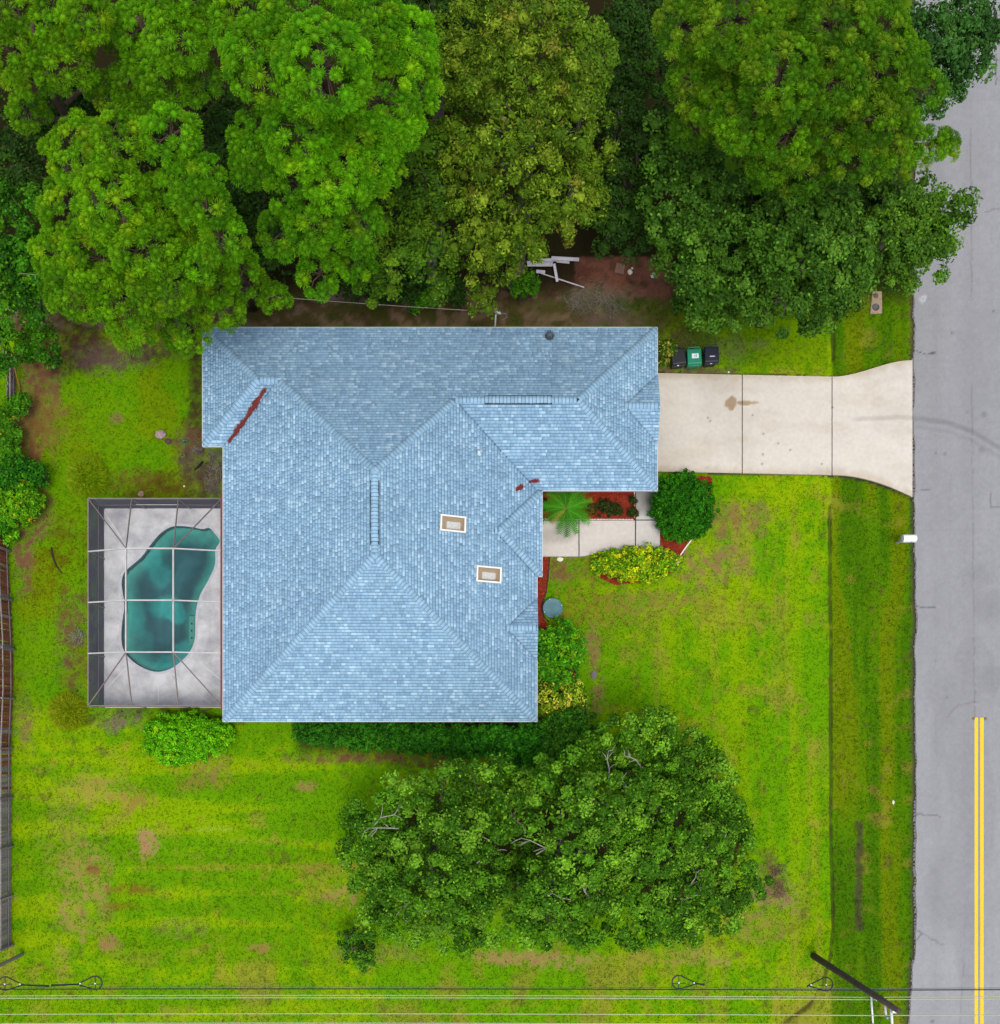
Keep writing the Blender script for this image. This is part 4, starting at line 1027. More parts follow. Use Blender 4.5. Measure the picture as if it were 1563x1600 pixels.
def blobs(rs, P, rad, cols, sq=.8):
    """rough little solids that fill the inside of leaf clumps: dense inner foliage"""
    n = len(P); V = P[:, None] + ICO_V[None] * rad[:, None, None] * (.75 + .5 * rs.rand(n, 12, 1)) * np.array([1, 1, sq])
    F = (np.arange(n) * 12)[:, None, None] + ICO_F[None]
    return V.reshape(-1, 3), F.reshape(-1, 3), np.repeat(cols, 12, 0)
def spread_dirs(rs, n, zmin, ang):
    """directions that keep at least ang apart"""
    K = []; ca = math.cos(min(ang, 1.5))
    for d in sphere_dirs(rs, n, zmin):
        if not K or np.max(np.array(K) @ d) < ca: K.append(d)
    return np.array(K)
def broad_crown(rs, lobes, palette, L=.15, Wd=.095, cr=.48, per=105, cover=1.0, flat=.8, zmin=-.45, gap=.0, jit=.30, up=.35, mix=.3, core=16, sep=1.5, cin=.3, solid=.52):
    VV, CCs, BV, BF, BC = [], [], [], [], []; nb_ = 0
    for (c, r) in lobes:
        sp = sep * cr / math.sqrt(cover)
        D = spread_dirs(rs, int(30 * (r / sp) ** 2) + 12, zmin, sp / max(r, .3))
        if gap and len(D) > 4:
            keep = rs.rand(len(D)) > gap; D = D[keep] if keep.any() else D
        n = len(D); m = per
        rad = r * np.where(rs.rand(n) < .14, 1.08 + .2 * rs.rand(n), .66 + .42 * rs.rand(n))
        P = np.array(c) + D * rad[:, None] * np.array([1, 1, flat])
        cc = pick(rs, palette, n) * (.62 + .58 * rs.rand(n, 1))
        csz = cr * (.58 + .72 * rs.rand(n))
        ax = unit(D * .7 + np.array([0, 0, .6]))
        o_ = unit(rs.randn(n, m, 3)); dt = np.sum(o_ * ax[:, None], -1, keepdims=True)
        o_ = np.where(dt < -.25, o_ - 2 * dt * ax[:, None], o_)
        C = (P[:, None] + o_ * (csz[:, None, None] * (.55 + .5 * rs.rand(n, m, 1) ** .6)) * np.array([1, 1, .75])).reshape(-1, 3)
        cl = np.repeat(cc, m, 0); sw_ = rs.rand(n * m) < mix; cl[sw_] = pick(rs, palette, int(sw_.sum()))
        col = cl * (1 - jit + 2 * jit * rs.rand(n * m, 1))
        V, k = leaf_quads(rs, C, o_.reshape(-1, 3), L, Wd, col, up); VV.append(V); CCs.append(k)
        bv_, bf_, bc_ = blobs(rs, P, csz * solid, cc); BV.append(bv_); BF.append(bf_ + nb_); BC.append(bc_); nb_ += len(bv_)
        nc = int(core * r * r * 6)
        Dc = sphere_dirs(rs, nc, -.8); Pc = np.array(c) + Dc * r * (cin + .25 * rs.rand(nc, 1)) * np.array([1, 1, flat])
        V, k = leaf_quads(rs, Pc, Dc, L * 1.5, Wd * 1.6, pick(rs, palette, nc), up); VV.append(V); CCs.append(k)
    V = np.concatenate(VV); BV = np.concatenate(BV); BF = np.concatenate(BF) + len(V)
    return np.concatenate([V, BV]), np.concatenate(CCs + BC), np.arange(len(V)).reshape(-1, 4), BF
def ell_lobes(lobes):
    return [((*W(px, py, z)[:2], z), PR(r, z)) for (px, py, r, z) in lobes]
def limb_pts(a, b, rs, n=5, wob=.25):
    a = np.array(a); b = np.array(b); pts = []
    for i in range(n):
        t = i / (n - 1); p = a + (b - a) * t; p[2] = a[2] + (b[2] - a[2]) * t ** .8
        if 0 < i < n - 1: p = p + rs.randn(3) * wob * np.array([1, 1, .5])
        pts.append(p)
    return pts
def tree(name, label, lobes, palette, seed, trunk_r=.22, bark=None, limbs=8, group=None, base=None, drop=0.0, **kw):
    rs = np.random.RandomState(seed); LB = [(np.array(c) + (0, 0, rs.uniform(-1.2, .8)), r * .90) for c, r in ell_lobes(lobes) if rs.rand() > drop]
    cxy = np.mean([l[0] for l in LB], 0); top = max(l[0][2] for l in LB)
    bx, by = (cxy[0], cxy[1]) if base is None else base
    t = thing(name, label, 'tree', (bx, by, 0), group)
    V, Cc, Q_, T_ = broad_crown(rs, LB, palette, **kw)
    np_mesh('crown', V, Q_, T_, Cc, leafm, False, t)
    hz = max(1.2, top * .5); fork = (bx + .2, by + .1, hz)
    MB().tube([(bx, by, -.15), (bx + .03, by, .5), (bx + .1, by + .05, hz * .6), fork], [trunk_r * 1.5, trunk_r * 1.1, trunk_r, trunk_r * .8], 9).build('trunk', bark or barkm, t, True)
    for (c, r) in sorted(LB, key=lambda l: -l[1])[:limbs]:
        mb = MB(); pts = limb_pts((fork[0], fork[1], fork[2] * .9), (c[0], c[1], c[2] + r * .3), rs); mb.tube(pts, np.linspace(trunk_r * .55, .04, 5), 6)
        for _ in range(3):
            d = sphere_dirs(rs, 1, .0)[0]; s = pts[3]; e = np.array(c) + d * r * .7; mb.tube([s, (s + e) / 2 + rs.randn(3) * .15, e], [.04, .028, .012], 4)
        mb.build('limb', bark or barkm, t, True)
    return t

def pine(label, lobes, palette, seed, trunk_r=.24, tuft=.31, needles=230, group=None, cover=1.0, base=None):
    rs = np.random.RandomState(seed); LB = [(np.array(c) + (0, 0, rs.uniform(-1.6, 1.2)), r * .83) for c, r in ell_lobes(lobes)]
    cxy = np.mean([l[0] for l in LB], 0); bx, by = (cxy[0], cxy[1]) if base is None else base; top = max(l[0][2] for l in LB)
    t = thing('pine_tree', label, 'tree', (bx, by, 0), group)
    VV, CCs, BV, BF, BC = [], [], [], [], []; nb_ = 0
    tips = []
    for (c, r) in LB:
        n = int(cover * 3.3 * 3.1416 * r * r / (tuft * 1.25) ** 2 * .8) + 4; D = sphere_dirs(rs, n * 5, -.3)
        # spread tufts so they keep apart
        keep = []
        for d in D:
            if all(np.dot(d, k) < math.cos(tuft * 1.4 / max(r, .5)) for k in keep): keep.append(d)
            if len(keep) >= n: break
        D = np.array(keep); n = len(D)
        P = np.array(c) + D * (r * (.84 + .2 * rs.rand(n)))[:, None] * np.array([1, 1, .85])
        tips.append((c, P))
        ax = unit(D * .75 + np.array([0, 0, .7]) + rs.randn(n, 3) * .18)
        cc = pick(rs, palette, n) * (.66 + .46 * rs.rand(n, 1)) * (.82 + .36 * rs.rand())
        m = needles; nd = unit(rs.randn(n, m, 3)); dt = np.sum(nd * ax[:, None], -1, keepdims=True)
        nd = np.where(dt < -.05, nd - 2 * dt * ax[:, None], nd)
        dt = np.abs(np.sum(nd * ax[:, None], -1))
        ln = (tuft * (.78 + .4 * rs.rand(n)))[:, None] * (.82 + .24 * rs.rand(n, m)) * (1.08 - .22 * dt)
        b0 = P[:, None] + nd * (ln * .42)[..., None]; tip = P[:, None] + nd * ln[..., None] + np.array([0, 0, -.015])
        sd_ = unit(np.cross(nd, rs.randn(n, m, 3))) * (.007 + .005 * rs.rand(n, m, 1))
        V = np.stack([b0, tip - sd_, tip + sd_], 2).reshape(-1, 3)
        bv_, bf_, bc_ = blobs(rs, P - ax * tuft * .16, tuft * (.44 + .12 * rs.rand(n)), cc, .85); BV.append(bv_); BF.append(bf_ + nb_); BC.append(bc_); nb_ += len(bv_)
        col = np.repeat(cc[:, None], m, 1) * (.70 + .6 * rs.rand(n, m, 1))
        VV.append(V); CCs.append(np.repeat(col.reshape(-1, 3), 3, 0))
    V = np.concatenate(VV); np_mesh('crown', np.concatenate([V] + BV), None, np.concatenate([np.arange(len(V)).reshape(-1, 3), np.concatenate(BF) + len(V)]), np.concatenate(CCs + BC), needm, False, t)
    MB().tube([(bx, by, -.15), (bx + .05, by, top * .35), (cxy[0] * .3 + bx * .7, cxy[1] * .3 + by * .7, top * .75), (cxy[0], cxy[1], top)], [trunk_r * 1.3, trunk_r, trunk_r * .7, .07], 9).build('trunk', barkp, t, True)
    for (c, P) in tips:
        mb = MB(); s = np.array((cxy[0] * .5 + bx * .5, cxy[1] * .5 + by * .5, max(2, c[2] - 1.8))); pts = limb_pts(s, c, rs); mb.tube(pts, np.linspace(.11, .05, 5), 6)
        for k in range(0, len(P), 3):
            mb.tube([c, (np.array(c) + P[k]) / 2 + rs.randn(3) * .12, P[k]], [.045, .03, .015], 4)
        mb.build('limb', barkp, t, True)
    return t

PB = [(106, 176, 6, 5), (90, 162, 6, 3), (130, 188, 12, 1)]
PO = [(114, 174, 6, 5), (96, 158, 4, 4), (136, 182, 12, 1)]
PF = [(102, 158, 10, 4), (80, 136, 10, 4), (124, 166, 22, 2)]
g_p = 'pines along the north side'
pine('olive pine with its lowest tufts over the roof corner, largest at left', [(120, 232, 66, 13.5), (185, 235, 56, 14.5), (95, 300, 66, 13), (170, 305, 72, 15), (240, 300, 60, 14.5), (75, 375, 50, 12), (145, 385, 70, 13.5), (220, 375, 66, 14.5), (290, 350, 44, 13), (120, 445, 60, 11.5), (190, 455, 66, 12), (255, 440, 62, 12.5), (320, 420, 50, 11.5), (215, 515, 46, 9.5), (275, 500, 42, 9), (345, 480, 46, 9), (385, 440, 36, 9), (430, 465, 22, 8)], PO, 1, .28, base=(-13.9, 19.5), group=g_p)
pine('bright green pine lobes just right of the big olive pine', [(262, 205, 52, 16), (275, 255, 50, 16.5), (318, 270, 34, 15.5), (320, 320, 44, 15.5), (345, 365, 44, 15), (305, 400, 30, 14), (370, 400, 26, 13)], PB, 2, .25, base=(-10.8, 21.0), group=g_p)
pine('tallest bright green pine, top left of centre, spreading to the frame edge', [(400, 40, 80, 17), (480, 50, 86, 18), (560, 40, 86, 18), (630, 60, 60, 17), (420, 120, 76, 17), (510, 130, 84, 18.5), (590, 130, 72, 18), (650, 110, 42, 16.5), (400, 190, 60, 16), (470, 205, 72, 17), (550, 210, 72, 17), (615, 190, 50, 16.5), (400, 255, 44, 14.5), (460, 275, 56, 15.5), (530, 280, 62, 15.5), (590, 265, 44, 15), (430, 335, 44, 13.5), (490, 345, 52, 14), (550, 335, 54, 14), (500, 420, 42, 11.5), (555, 400, 30, 11)], PB, 3, .32, base=(-5.0, 23.0), group=g_p)
pine('olive pine in the top left corner of the picture', [(30, 30, 60, 14), (100, 30, 62, 15), (150, 60, 44, 14.5), (40, 95, 56, 13.5), (105, 100, 56, 14), (150, 120, 30, 13), (70, 145, 36, 12.5), (20, 140, 36, 12)], PO, 4, .2, base=(-17.0, 25.5), group=g_p)
pine('mid green pine between the corner pine and the tallest pine', [(215, 20, 56, 15), (285, 20, 60, 15.5), (225, 75, 50, 14.5), (290, 85, 56, 15), (200, 125, 36, 13), (260, 130, 44, 14), (315, 140, 40, 13.5), (225, 165, 34, 12.5), (180, 30, 34, 13)], [(100, 166, 8, 4), (112, 174, 10, 2)], 5, .25, base=(-12.0, 26.5), group=g_p)
pine('large olive-green pine at top right overhanging the road', [(1060, 65, 48, 14.5), (1090, 110, 48, 14.5), (1140, 50, 70, 16), (1150, 130, 62, 15.5), (1220, 40, 76, 17), (1220, 120, 70, 17), (1300, 40, 76, 17), (1300, 115, 68, 17), (1375, 45, 70, 16), (1370, 115, 62, 16), (1420, 90, 38, 15), (1165, 195, 58, 14.5), (1235, 205, 56, 15), (1300, 200, 50, 15), (1370, 190, 60, 15.5), (1420, 170, 36, 14.5), (1200, 260, 42, 13), (1265, 262, 46, 13.5), (1330, 255, 52, 14), (1390, 245, 46, 14), (1095, 165, 40, 13.5), (1445, 235, 30, 13), (1465, 240, 22, 12.5), (1190, 285, 24, 12)], PF, 6, .34, tuft=.30, base=(12.6, 24.0), group=g_p)

G_ = [(106, 140, 22, 4), (136, 162, 38, 3), (82, 116, 16, 4), (140, 140, 44, .5)]
D_ = [(58, 92, 22, 4), (72, 106, 26, 3), (46, 78, 20, 3)]
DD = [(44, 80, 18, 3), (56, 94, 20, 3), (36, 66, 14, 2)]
J_ = [(76, 122, 26, 4), (100, 150, 42, 2), (58, 100, 20, 4)]
g_b = 'broadleaf trees along the north side'
tree('broadleaf_tree', 'yellow-green broadleaf tree in top centre, drooping toward the roof', [(760, 40, 70, 13), (820, 30, 70, 14), (740, 110, 56, 13), (810, 110, 76, 15), (870, 110, 56, 13), (735, 175, 44, 12), (790, 185, 70, 15), (860, 190, 70, 15), (915, 195, 48, 13), (740, 240, 50, 12), (800, 260, 70, 14), (870, 265, 62, 14), (925, 245, 36, 12), (740, 310, 52, 11.5), (800, 335, 62, 12.5), (870, 335, 56, 12.5), (915, 310, 36, 11), (765, 390, 52, 10), (812, 376, 42, 10), (882, 362, 32, 9.5), (765, 440, 34, 8), (752, 470, 18, 7)], G_, 11, .3, base=(2.0, 22.0), group=g_b, cr=.40, per=84, L=.15, Wd=.07, gap=.24, up=.15, sep=1.5)
tree('broadleaf_tree', 'dull green tree at top, just right of the yellow-green crown', [(890, 55, 44, 11), (925, 95, 40, 11), (900, 140, 40, 11), (935, 50, 30, 10)], [(88, 128, 22, 3), (106, 144, 26, 2)], 12, .2, group=g_b, base=(4.6, 25.5))
tree('broadleaf_tree', 'dark olive tree between tallest pine and yellow-green tree', [(680, 60, 44, 10), (690, 130, 44, 10.5), (665, 200, 46, 10), (655, 260, 48, 10), (690, 300, 44, 10), (640, 330, 48, 9), (690, 375, 44, 8.5), (625, 400, 44, 8), (680, 420, 36, 7), (580, 430, 40, 6)], [(80, 124, 18, 3), (100, 140, 22, 3), (64, 104, 18, 2)], 13, .24, group=g_b, gap=.08, base=(-2.0, 21.5))
tree('broadleaf_tree', 'grey-green oak right of the red soil patch, left of two oaks', [(1060, 215, 48, 9), (1100, 240, 50, 10), (1045, 270, 40, 8.5), (1120, 290, 44, 10), (1070, 320, 56, 9.5), (1120, 345, 44, 9.5), (1052, 348, 32, 8), (1085, 390, 50, 8.5), (1120, 430, 48, 8), (1088, 440, 30, 7), (1120, 478, 30, 6)], J_, 14, .26, group=g_b, gap=.08, base=(11.4, 22.6), L=.165, Wd=.105)
tree('broadleaf_tree', 'wide dark green oak in front of the large right pine', [(1255, 300, 48, 9), (1310, 310, 46, 9.5), (1215, 355, 50, 9.5), (1280, 355, 52, 10), (1340, 365, 50, 9.5), (1190, 410, 44, 8.5), (1245, 415, 56, 9.5), (1305, 420, 52, 9), (1338, 412, 38, 8), (1170, 460, 44, 7.5), (1225, 470, 46, 7.5), (1280, 470, 48, 7.5), (1312, 460, 32, 7)], J_, 15, .28, group=g_b, gap=.08, base=(14.0, 20.3), L=.165, Wd=.105)
tree('broadleaf_tree', 'dark oak reaching over the road edge below the right pine', [(1400, 300, 44, 8.5), (1440, 300, 36, 8.5), (1395, 350, 44, 8), (1445, 345, 46, 8.5), (1480, 335, 28, 8), (1470, 310, 24, 8), (1475, 360, 24, 7.5), (1420, 420, 26, 6.5), (1440, 370, 36, 7.8), (1420, 320, 36, 8), (1400, 395, 40, 7), (1445, 395, 36, 7.5), (1398, 402, 26, 6.5), (1465, 385, 22, 7)], [(84, 130, 28, 3), (104, 152, 36, 2), (66, 108, 26, 3)], 16, .24, group=g_b, gap=.02, base=(18.6, 22.6), L=.16, Wd=.10)
tree('broadleaf_tree', 'deep green tree in the top right corner leaning over the road', [(1480, 20, 50, 10), (1530, 15, 34, 10), (1470, 70, 46, 9.5), (1515, 60, 40, 9.5), (1455, 120, 38, 8.5), (1490, 105, 34, 9), (1535, 60, 22, 9), (1515, 100, 24, 8.5), (1475, 140, 24, 8), (1440, 60, 40, 8), (1440, 150, 26, 8)], [(62, 112, 40, 3), (80, 130, 48, 2), (50, 92, 34, 3)], 17, .26, group=g_b, base=(19.0, 28.5), L=.16, Wd=.10)
tree('broadleaf_tree', 'leafy bright green tree at the left edge below the olive pine', [(15, 330, 50, 8), (20, 400, 60, 8), (60, 450, 44, 7), (20, 480, 54, 7), (45, 525, 38, 6), (5, 550, 40, 6)], [(60, 128, 10, 3), (84, 150, 14, 3), (44, 100, 8, 3)], 18, .2, group=g_b, base=(-20.0, 21.0))
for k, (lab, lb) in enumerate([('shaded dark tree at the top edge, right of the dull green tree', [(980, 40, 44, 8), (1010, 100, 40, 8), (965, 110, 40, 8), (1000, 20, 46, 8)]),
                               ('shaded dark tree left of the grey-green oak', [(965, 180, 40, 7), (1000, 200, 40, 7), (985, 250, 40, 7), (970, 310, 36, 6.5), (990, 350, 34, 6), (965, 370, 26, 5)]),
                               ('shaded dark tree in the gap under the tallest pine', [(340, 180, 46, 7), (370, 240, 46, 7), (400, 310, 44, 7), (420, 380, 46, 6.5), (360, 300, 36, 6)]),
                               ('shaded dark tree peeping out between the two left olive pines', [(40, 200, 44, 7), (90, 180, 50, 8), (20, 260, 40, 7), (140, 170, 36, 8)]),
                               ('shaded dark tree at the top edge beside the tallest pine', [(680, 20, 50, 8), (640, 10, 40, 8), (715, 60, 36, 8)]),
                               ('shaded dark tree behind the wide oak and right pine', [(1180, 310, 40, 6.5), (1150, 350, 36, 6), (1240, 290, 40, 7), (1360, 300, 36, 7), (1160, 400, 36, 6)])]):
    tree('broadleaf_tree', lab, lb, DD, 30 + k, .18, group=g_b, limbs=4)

# big trees on the south lawn
P_ = [(88, 146, 20, 4), (124, 180, 40, 3), (62, 112, 12, 5)]
g_s = 'oaks on the south lawn'
def dead_twigs(t, spots, seed):
    rs = np.random.RandomState(seed)
    for (px, py, z, l, a) in spots:
        c = np.array(W(px, py, z)); mb = MB(); d = np.array((math.cos(a), math.sin(a), .12)); l = PR(l, z)
        pts = [c + d * l * s + rs.randn(3) * .06 for s in (0, .35, .7, 1)]; mb.tube(pts, [.034, .03, .022, .01], 5)
        for s in (1, 2, 2, 3):
            b = pts[s]; aa = a + rs.choice([-1, 1]) * (.5 + .5 * rs.rand()); e = b + np.array((math.cos(aa), math.sin(aa), .1)) * l * (.25 + .25 * rs.rand()); mb.tube([b, (b + e) / 2 + rs.randn(3) * .04, e], [.02, .015, .007], 4)
        mb.build('dead_branch', palem, t, True)
kwS = dict(cr=.42, per=110, L=.145, Wd=.09, gap=.16, sep=1.55)
t = tree('oak_tree', 'left oak of the big dark cluster on the south lawn', [(557, 1292, 26, 5), (562, 1335, 26, 4.6), (585, 1380, 30, 4.6), (590, 1285, 46, 5.5), (640, 1250, 44, 6), (700, 1230, 48, 6.5), (755, 1225, 48, 6.5), (800, 1215, 36, 6), (600, 1340, 46, 5.5), (655, 1310, 52, 6.8), (720, 1295, 50, 7), (770, 1290, 36, 6.5), (615, 1400, 46, 5), (680, 1375, 56, 6.5), (740, 1365, 52, 7), (640, 1445, 40, 4.5), (700, 1440, 46, 5), (755, 1430, 42, 5.5), (590, 1435, 30, 4)], P_, 51, .26, group=g_s, **kwS)
dead_twigs(t, [(582, 1288, 6.3, 50, .5), (624, 1293, 6.6, 46, 3.1), (672, 1425, 5.6, 44, 3.05), (770, 1325, 6.6, 40, 2.3), (745, 1345, 6.8, 36, .4), (655, 1450, 4.8, 24, 2.6)], 1)
t = tree('oak_tree', 'middle oak of the dark cluster with bare grey branches showing', [(850, 1225, 44, 7), (900, 1215, 40, 7), (880, 1270, 52, 8), (940, 1255, 50, 8), (800, 1270, 40, 7), (905, 1325, 52, 8), (870, 1385, 54, 7.5), (925, 1385, 46, 7.5), (820, 1410, 46, 6.5), (855, 1440, 44, 6), (915, 1440, 44, 6), (965, 1310, 46, 8), (815, 1330, 40, 3.4), (855, 1345, 34, 3.2), (800, 1370, 34, 3.6)], P_, 52, .3, group=g_s, **kwS)
dead_twigs(t, [(905, 1270, 8.3, 44, 1.2), (930, 1262, 8.4, 40, 2.0), (868, 1330, 7.6, 56, 2.8), (835, 1330, 7, 40, .3), (890, 1402, 7.4, 38, 3.0), (925, 1405, 7.6, 40, 2.2), (980, 1340, 8, 34, 1.0), (820, 1300, 6.6, 40, 2.2)], 2)
t = tree('oak_tree', 'right oak of the dark cluster, nearest the road', [(985, 1160, 48, 6.5), (1035, 1155, 44, 6.5), (940, 1180, 40, 6), (1075, 1190, 48, 7), (1010, 1210, 52, 7.5), (1060, 1245, 54, 8), (1115, 1230, 44, 7), (1000, 1270, 50, 8), (1130, 1280, 46, 7), (1080, 1305, 54, 8), (1150, 1330, 42, 6.5), (1020, 1335, 52, 8), (1100, 1365, 52, 7.5), (1160, 1385, 40, 5.5), (980, 1390, 50, 7), (1040, 1400, 52, 7), (1110, 1415, 44, 6), (990, 1445, 40, 5.5), (1030, 1450, 34, 5), (1070, 1440, 36, 5)], P_, 53, .32, group=g_s, **kwS)
dead_twigs(t, [(985, 1250, 8.2, 36, 1.9), (1005, 1195, 7.4, 30, 2.6), (1105, 1325, 7.4, 26, .6), (1060, 1410, 7.2, 44, .5), (1145, 1405, 6.4, 28, 3.2), (1075, 1395, 7.3, 36, 1.3), (950, 1215, 7.3, 40, 1.6)], 3)
tree('oak_tree', 'small leafy sapling at the lower left tip of the oak cluster', [(560, 1480, 26, 1.8), (545, 1468, 18, 1.6), (575, 1495, 16, 1.4)], [(60, 116, 18, 3), (90, 150, 24, 2), (48, 92, 18, 2)], 54, .06, limbs=3, cr=.26, per=34, L=.13, Wd=.08)

# ------------------------------------------------------------------ shrubs
def shrub(label, lobes, palette, seed, name='shrub', cat='shrub', group=None, stem_r=.03, **kw):
    rs = np.random.RandomState(seed); LB = ell_lobes(lobes); c = np.mean([l[0] for l in LB], 0)
    if name == 'shrub': LB = LB + [(np.array(q) + np.append(np.clip(rs.randn(2), -1, 1) * r * .75, rs.uniform(-.3, .25)), r * rs.uniform(.35, .6)) for q, r in LB for _ in range(2)]
    t = thing(name, label, cat, (c[0], c[1], 0), group); k = dict(cr=.20, per=46, L=.11, Wd=.065, zmin=-.2, flat=.85, mix=.5, core=60, sep=1.35, cin=.45); k.update(kw)
    V, Cc, Q_, T_ = broad_crown(rs, LB, palette, **k); np_mesh('foliage', V, Q_, T_, Cc, leafm, False, t)
    mb = MB()
    for (cc, r) in LB:
        for _ in range(3): mb.tube([(cc[0] + rs.randn() * .05, cc[1] + rs.randn() * .05, 0), (cc[0] + rs.randn() * r * .3, cc[1] + rs.randn() * r * .3, cc[2] + r * .3)], [stem_r, stem_r * .5], 5)
    mb.build('stem', barkm, t); return t
bush = [(46, 124, 8, 4), (66, 146, 10, 3), (32, 98, 6, 3)]
shrub('large round dark green bush at the end of the cream walkway', [(1052, 775, 30, .85), (1082, 778, 28, .85), (1068, 792, 40, .95), (1048, 806, 26, .8), (1088, 806, 26, .8), (1068, 812, 28, .8), (1068, 764, 26, .8)], bush, 61, 'round_bush', 'bush', cover=1.2, L=.15, Wd=.05, zmin=-.5, flat=.9, cr=.17, per=40)
croton = [(168, 206, 14, 3), (226, 226, 24, 2), (118, 174, 12, 3), (80, 140, 12, 2)]
shrub('low yellow-green hedge below the cream walkway', [(945, 880, 17, .5), (962, 882, 22, .55), (985, 881, 24, .55), (1008, 881, 24, .55), (1030, 880, 21, .55), (1048, 879, 15, .5)], croton, 62, 'hedge', 'hedge', cover=1.2, L=.12, Wd=.085, cr=.16, per=30)
shrub('bright green clipped oval bush below the pool enclosure', [(258, 1152, 30, .7), (282, 1152, 34, .8), (308, 1152, 34, .8), (332, 1150, 26, .7), (268, 1168, 24, .6), (300, 1168, 24, .6), (348, 1150, 16, .5)], [(100, 192, 4, 4), (126, 208, 8, 3), (76, 160, 4, 2), (190, 224, 16, .3)], 63, 'oval_bush', 'bush', cover=1.3, L=.11, Wd=.07, cr=.17)
hd = [(46, 120, 12, 3), (66, 142, 18, 2), (34, 94, 10, 3)]
shrub('long dark hedge along the south wall under the eave', [(480 + 19 * k, 1141 + 1.2 * k + 3 * math.sin(k * 1.7), 19 + .4 * k, .9) for k in range(14)], hd, 64, 'hedge', 'hedge', cover=1.2)
shrub('taller leafy green hedge between the long dark hedge and left oak', [(756, 1160, 24, 1.4), (780, 1158, 26, 1.5), (805, 1162, 28, 1.5), (830, 1160, 26, 1.5), (790, 1182, 22, 1.2), (825, 1184, 22, 1.2)], [(50, 134, 16, 3), (74, 160, 22, 2), (38, 104, 14, 3)], 65, 'hedge', 'hedge', cover=1.2, L=.13, Wd=.08)
shrub('leafy green shrub at the house corner beside the right oak', [(860, 1148, 22, 1.4), (885, 1135, 24, 1.5), (905, 1145, 26, 1.6), (880, 1165, 28, 1.6), (915, 1165, 26, 1.7), (862, 1175, 24, 1.4)], [(66, 132, 22, 3), (90, 156, 30, 3), (50, 106, 18, 3)], 66, cover=1.1, L=.14, Wd=.08)
gsh = [(72, 158, 8, 3), (108, 188, 14, 2), (50, 120, 8, 3), (160, 196, 20, .6)]
shrub('bright green bush against the east wall below the teal drum', [(878, 990, 24, 1.3), (862, 1005, 20, 1.3), (895, 1005, 16, 1.2), (868, 1025, 26, 1.5), (850, 1040, 18, 1.4), (878, 1045, 24, 1.4), (850, 1000, 12, 1.6), (890, 1030, 14, 1.2), (848, 1046, 12, 1.7)], gsh, 67, cover=.8, L=.17, Wd=.08, gap=.3, solid=.22, core=8, per=30, up=.6)
shrub('yellow variegated shrub against the east wall near the house corner', [(852, 1082, 18, 1.0), (872, 1078, 20, 1.1), (868, 1102, 20, 1.0), (890, 1100, 18, 1.0), (908, 1095, 14, 1.0), (890, 1080, 14, 1.0), (855, 1105, 12, .9)], [(246, 236, 80, 2), (88, 146, 16, 3), (170, 200, 36, 3), (56, 106, 14, 2)], 68, cover=.8, L=.15, Wd=.07, gap=.3, solid=.2, core=8, per=28, up=.6)
for k, (x, y, r, lab) in enumerate([(946, 793, 15, 'dark leafy plant in the middle of the red mulch bed'), (963, 797, 9, 'small green plant right of the dark mulch bed plant'), (989, 800, 8, 'small dark plant at the lower right corner of the mulch bed'), (922, 795, 9, 'sparse yellowish plant between the palm and dark mulch bed plant'), (852, 790, 9, 'small shaded plant left of the palm by the wall'), (989, 782, 5, 'tiny dark plant at the right edge of the mulch bed')]):
    shrub(lab, [(x - r * .3, y, r * .7, .25), (x + r * .35, y + r * .2, r * .6, .22), (x, y - r * .4, r * .55, .25)], [(34, 62, 20, 3), (62, 80, 24, 2), (90, 60, 24, 1)] if k != 3 else [(96, 98, 30, 2), (120, 70, 30, 1), (60, 80, 20, 2)], 70 + k, 'plant', 'plant', cr=.12, per=22, L=.09, Wd=.045, cover=.6, group='plants in the red mulch bed', stem_r=.012)
shrub('yellow speckled shrub between house wall and black bin', [(1034, 548, 11, .7), (1046, 543, 12, .8), (1038, 560, 9, .6), (1052, 550, 8, .6)], [(196, 190, 70, 2), (86, 134, 20, 3), (60, 96, 18, 3)], 80, cr=.16, per=26, L=.13, Wd=.06, cover=.7)
for k, (lb, lab, pal) in enumerate([([(20, 745, 24, 1.3), (45, 735, 18, 1.2), (62, 745, 14, 1.1)], 'dark leafy shrub at left edge above the golden-leaved shrub', hd),
                                    ([(10, 770, 22, 1.2), (35, 780, 24, 1.3), (48, 795, 16, 1.1), (20, 805, 16, 1.0)], 'bright shrub with some golden leaves at the left edge', [(82, 152, 8, 4), (112, 178, 14, 2), (196, 170, 20, .15)]),
                                    ([(6, 660, 18, 1.3), (28, 632, 14, 1.2), (14, 680, 16, 1.1), (22, 712, 18, 1.2)], 'broken green shrub along the left edge near the tan board', [(62, 124, 10, 3), (84, 150, 14, 2), (150, 130, 30, .2)]),
                                    ([(5, 820, 14, 1.0), (12, 838, 10, .9)], 'small shrub at left edge above the long fence', gsh),
                                    ([(665, 465, 18, 1.2), (680, 455, 14, 1.4)], 'bright leafy sapling beneath the dark olive tree north of the roof', [(64, 136, 10, 3), (86, 156, 16, 2)]),
                                    ([(822, 448, 16, 1.6), (815, 435, 14, 1.6)], 'bright leafy bush at the left end of the plank pile', [(80, 142, 10, 3), (58, 114, 10, 3)]),
                                    ([(640, 450, 26, 1.6), (600, 455, 22, 1.4), (560, 440, 26, 1.4), (700, 450, 22, 1.5)], 'dark understory shrub row north of the roof', DD),
                                    ([(1172, 418, 30, 1.5), (1130, 480, 22, 1.2), (1070, 470, 16, 1.2)], 'low green shrub at the foot of the grey-green oak', J_)]):
    shrub(lab, lb, pal, 90 + k, L=.15, Wd=.08, cr=.24, per=36, cover=.9)
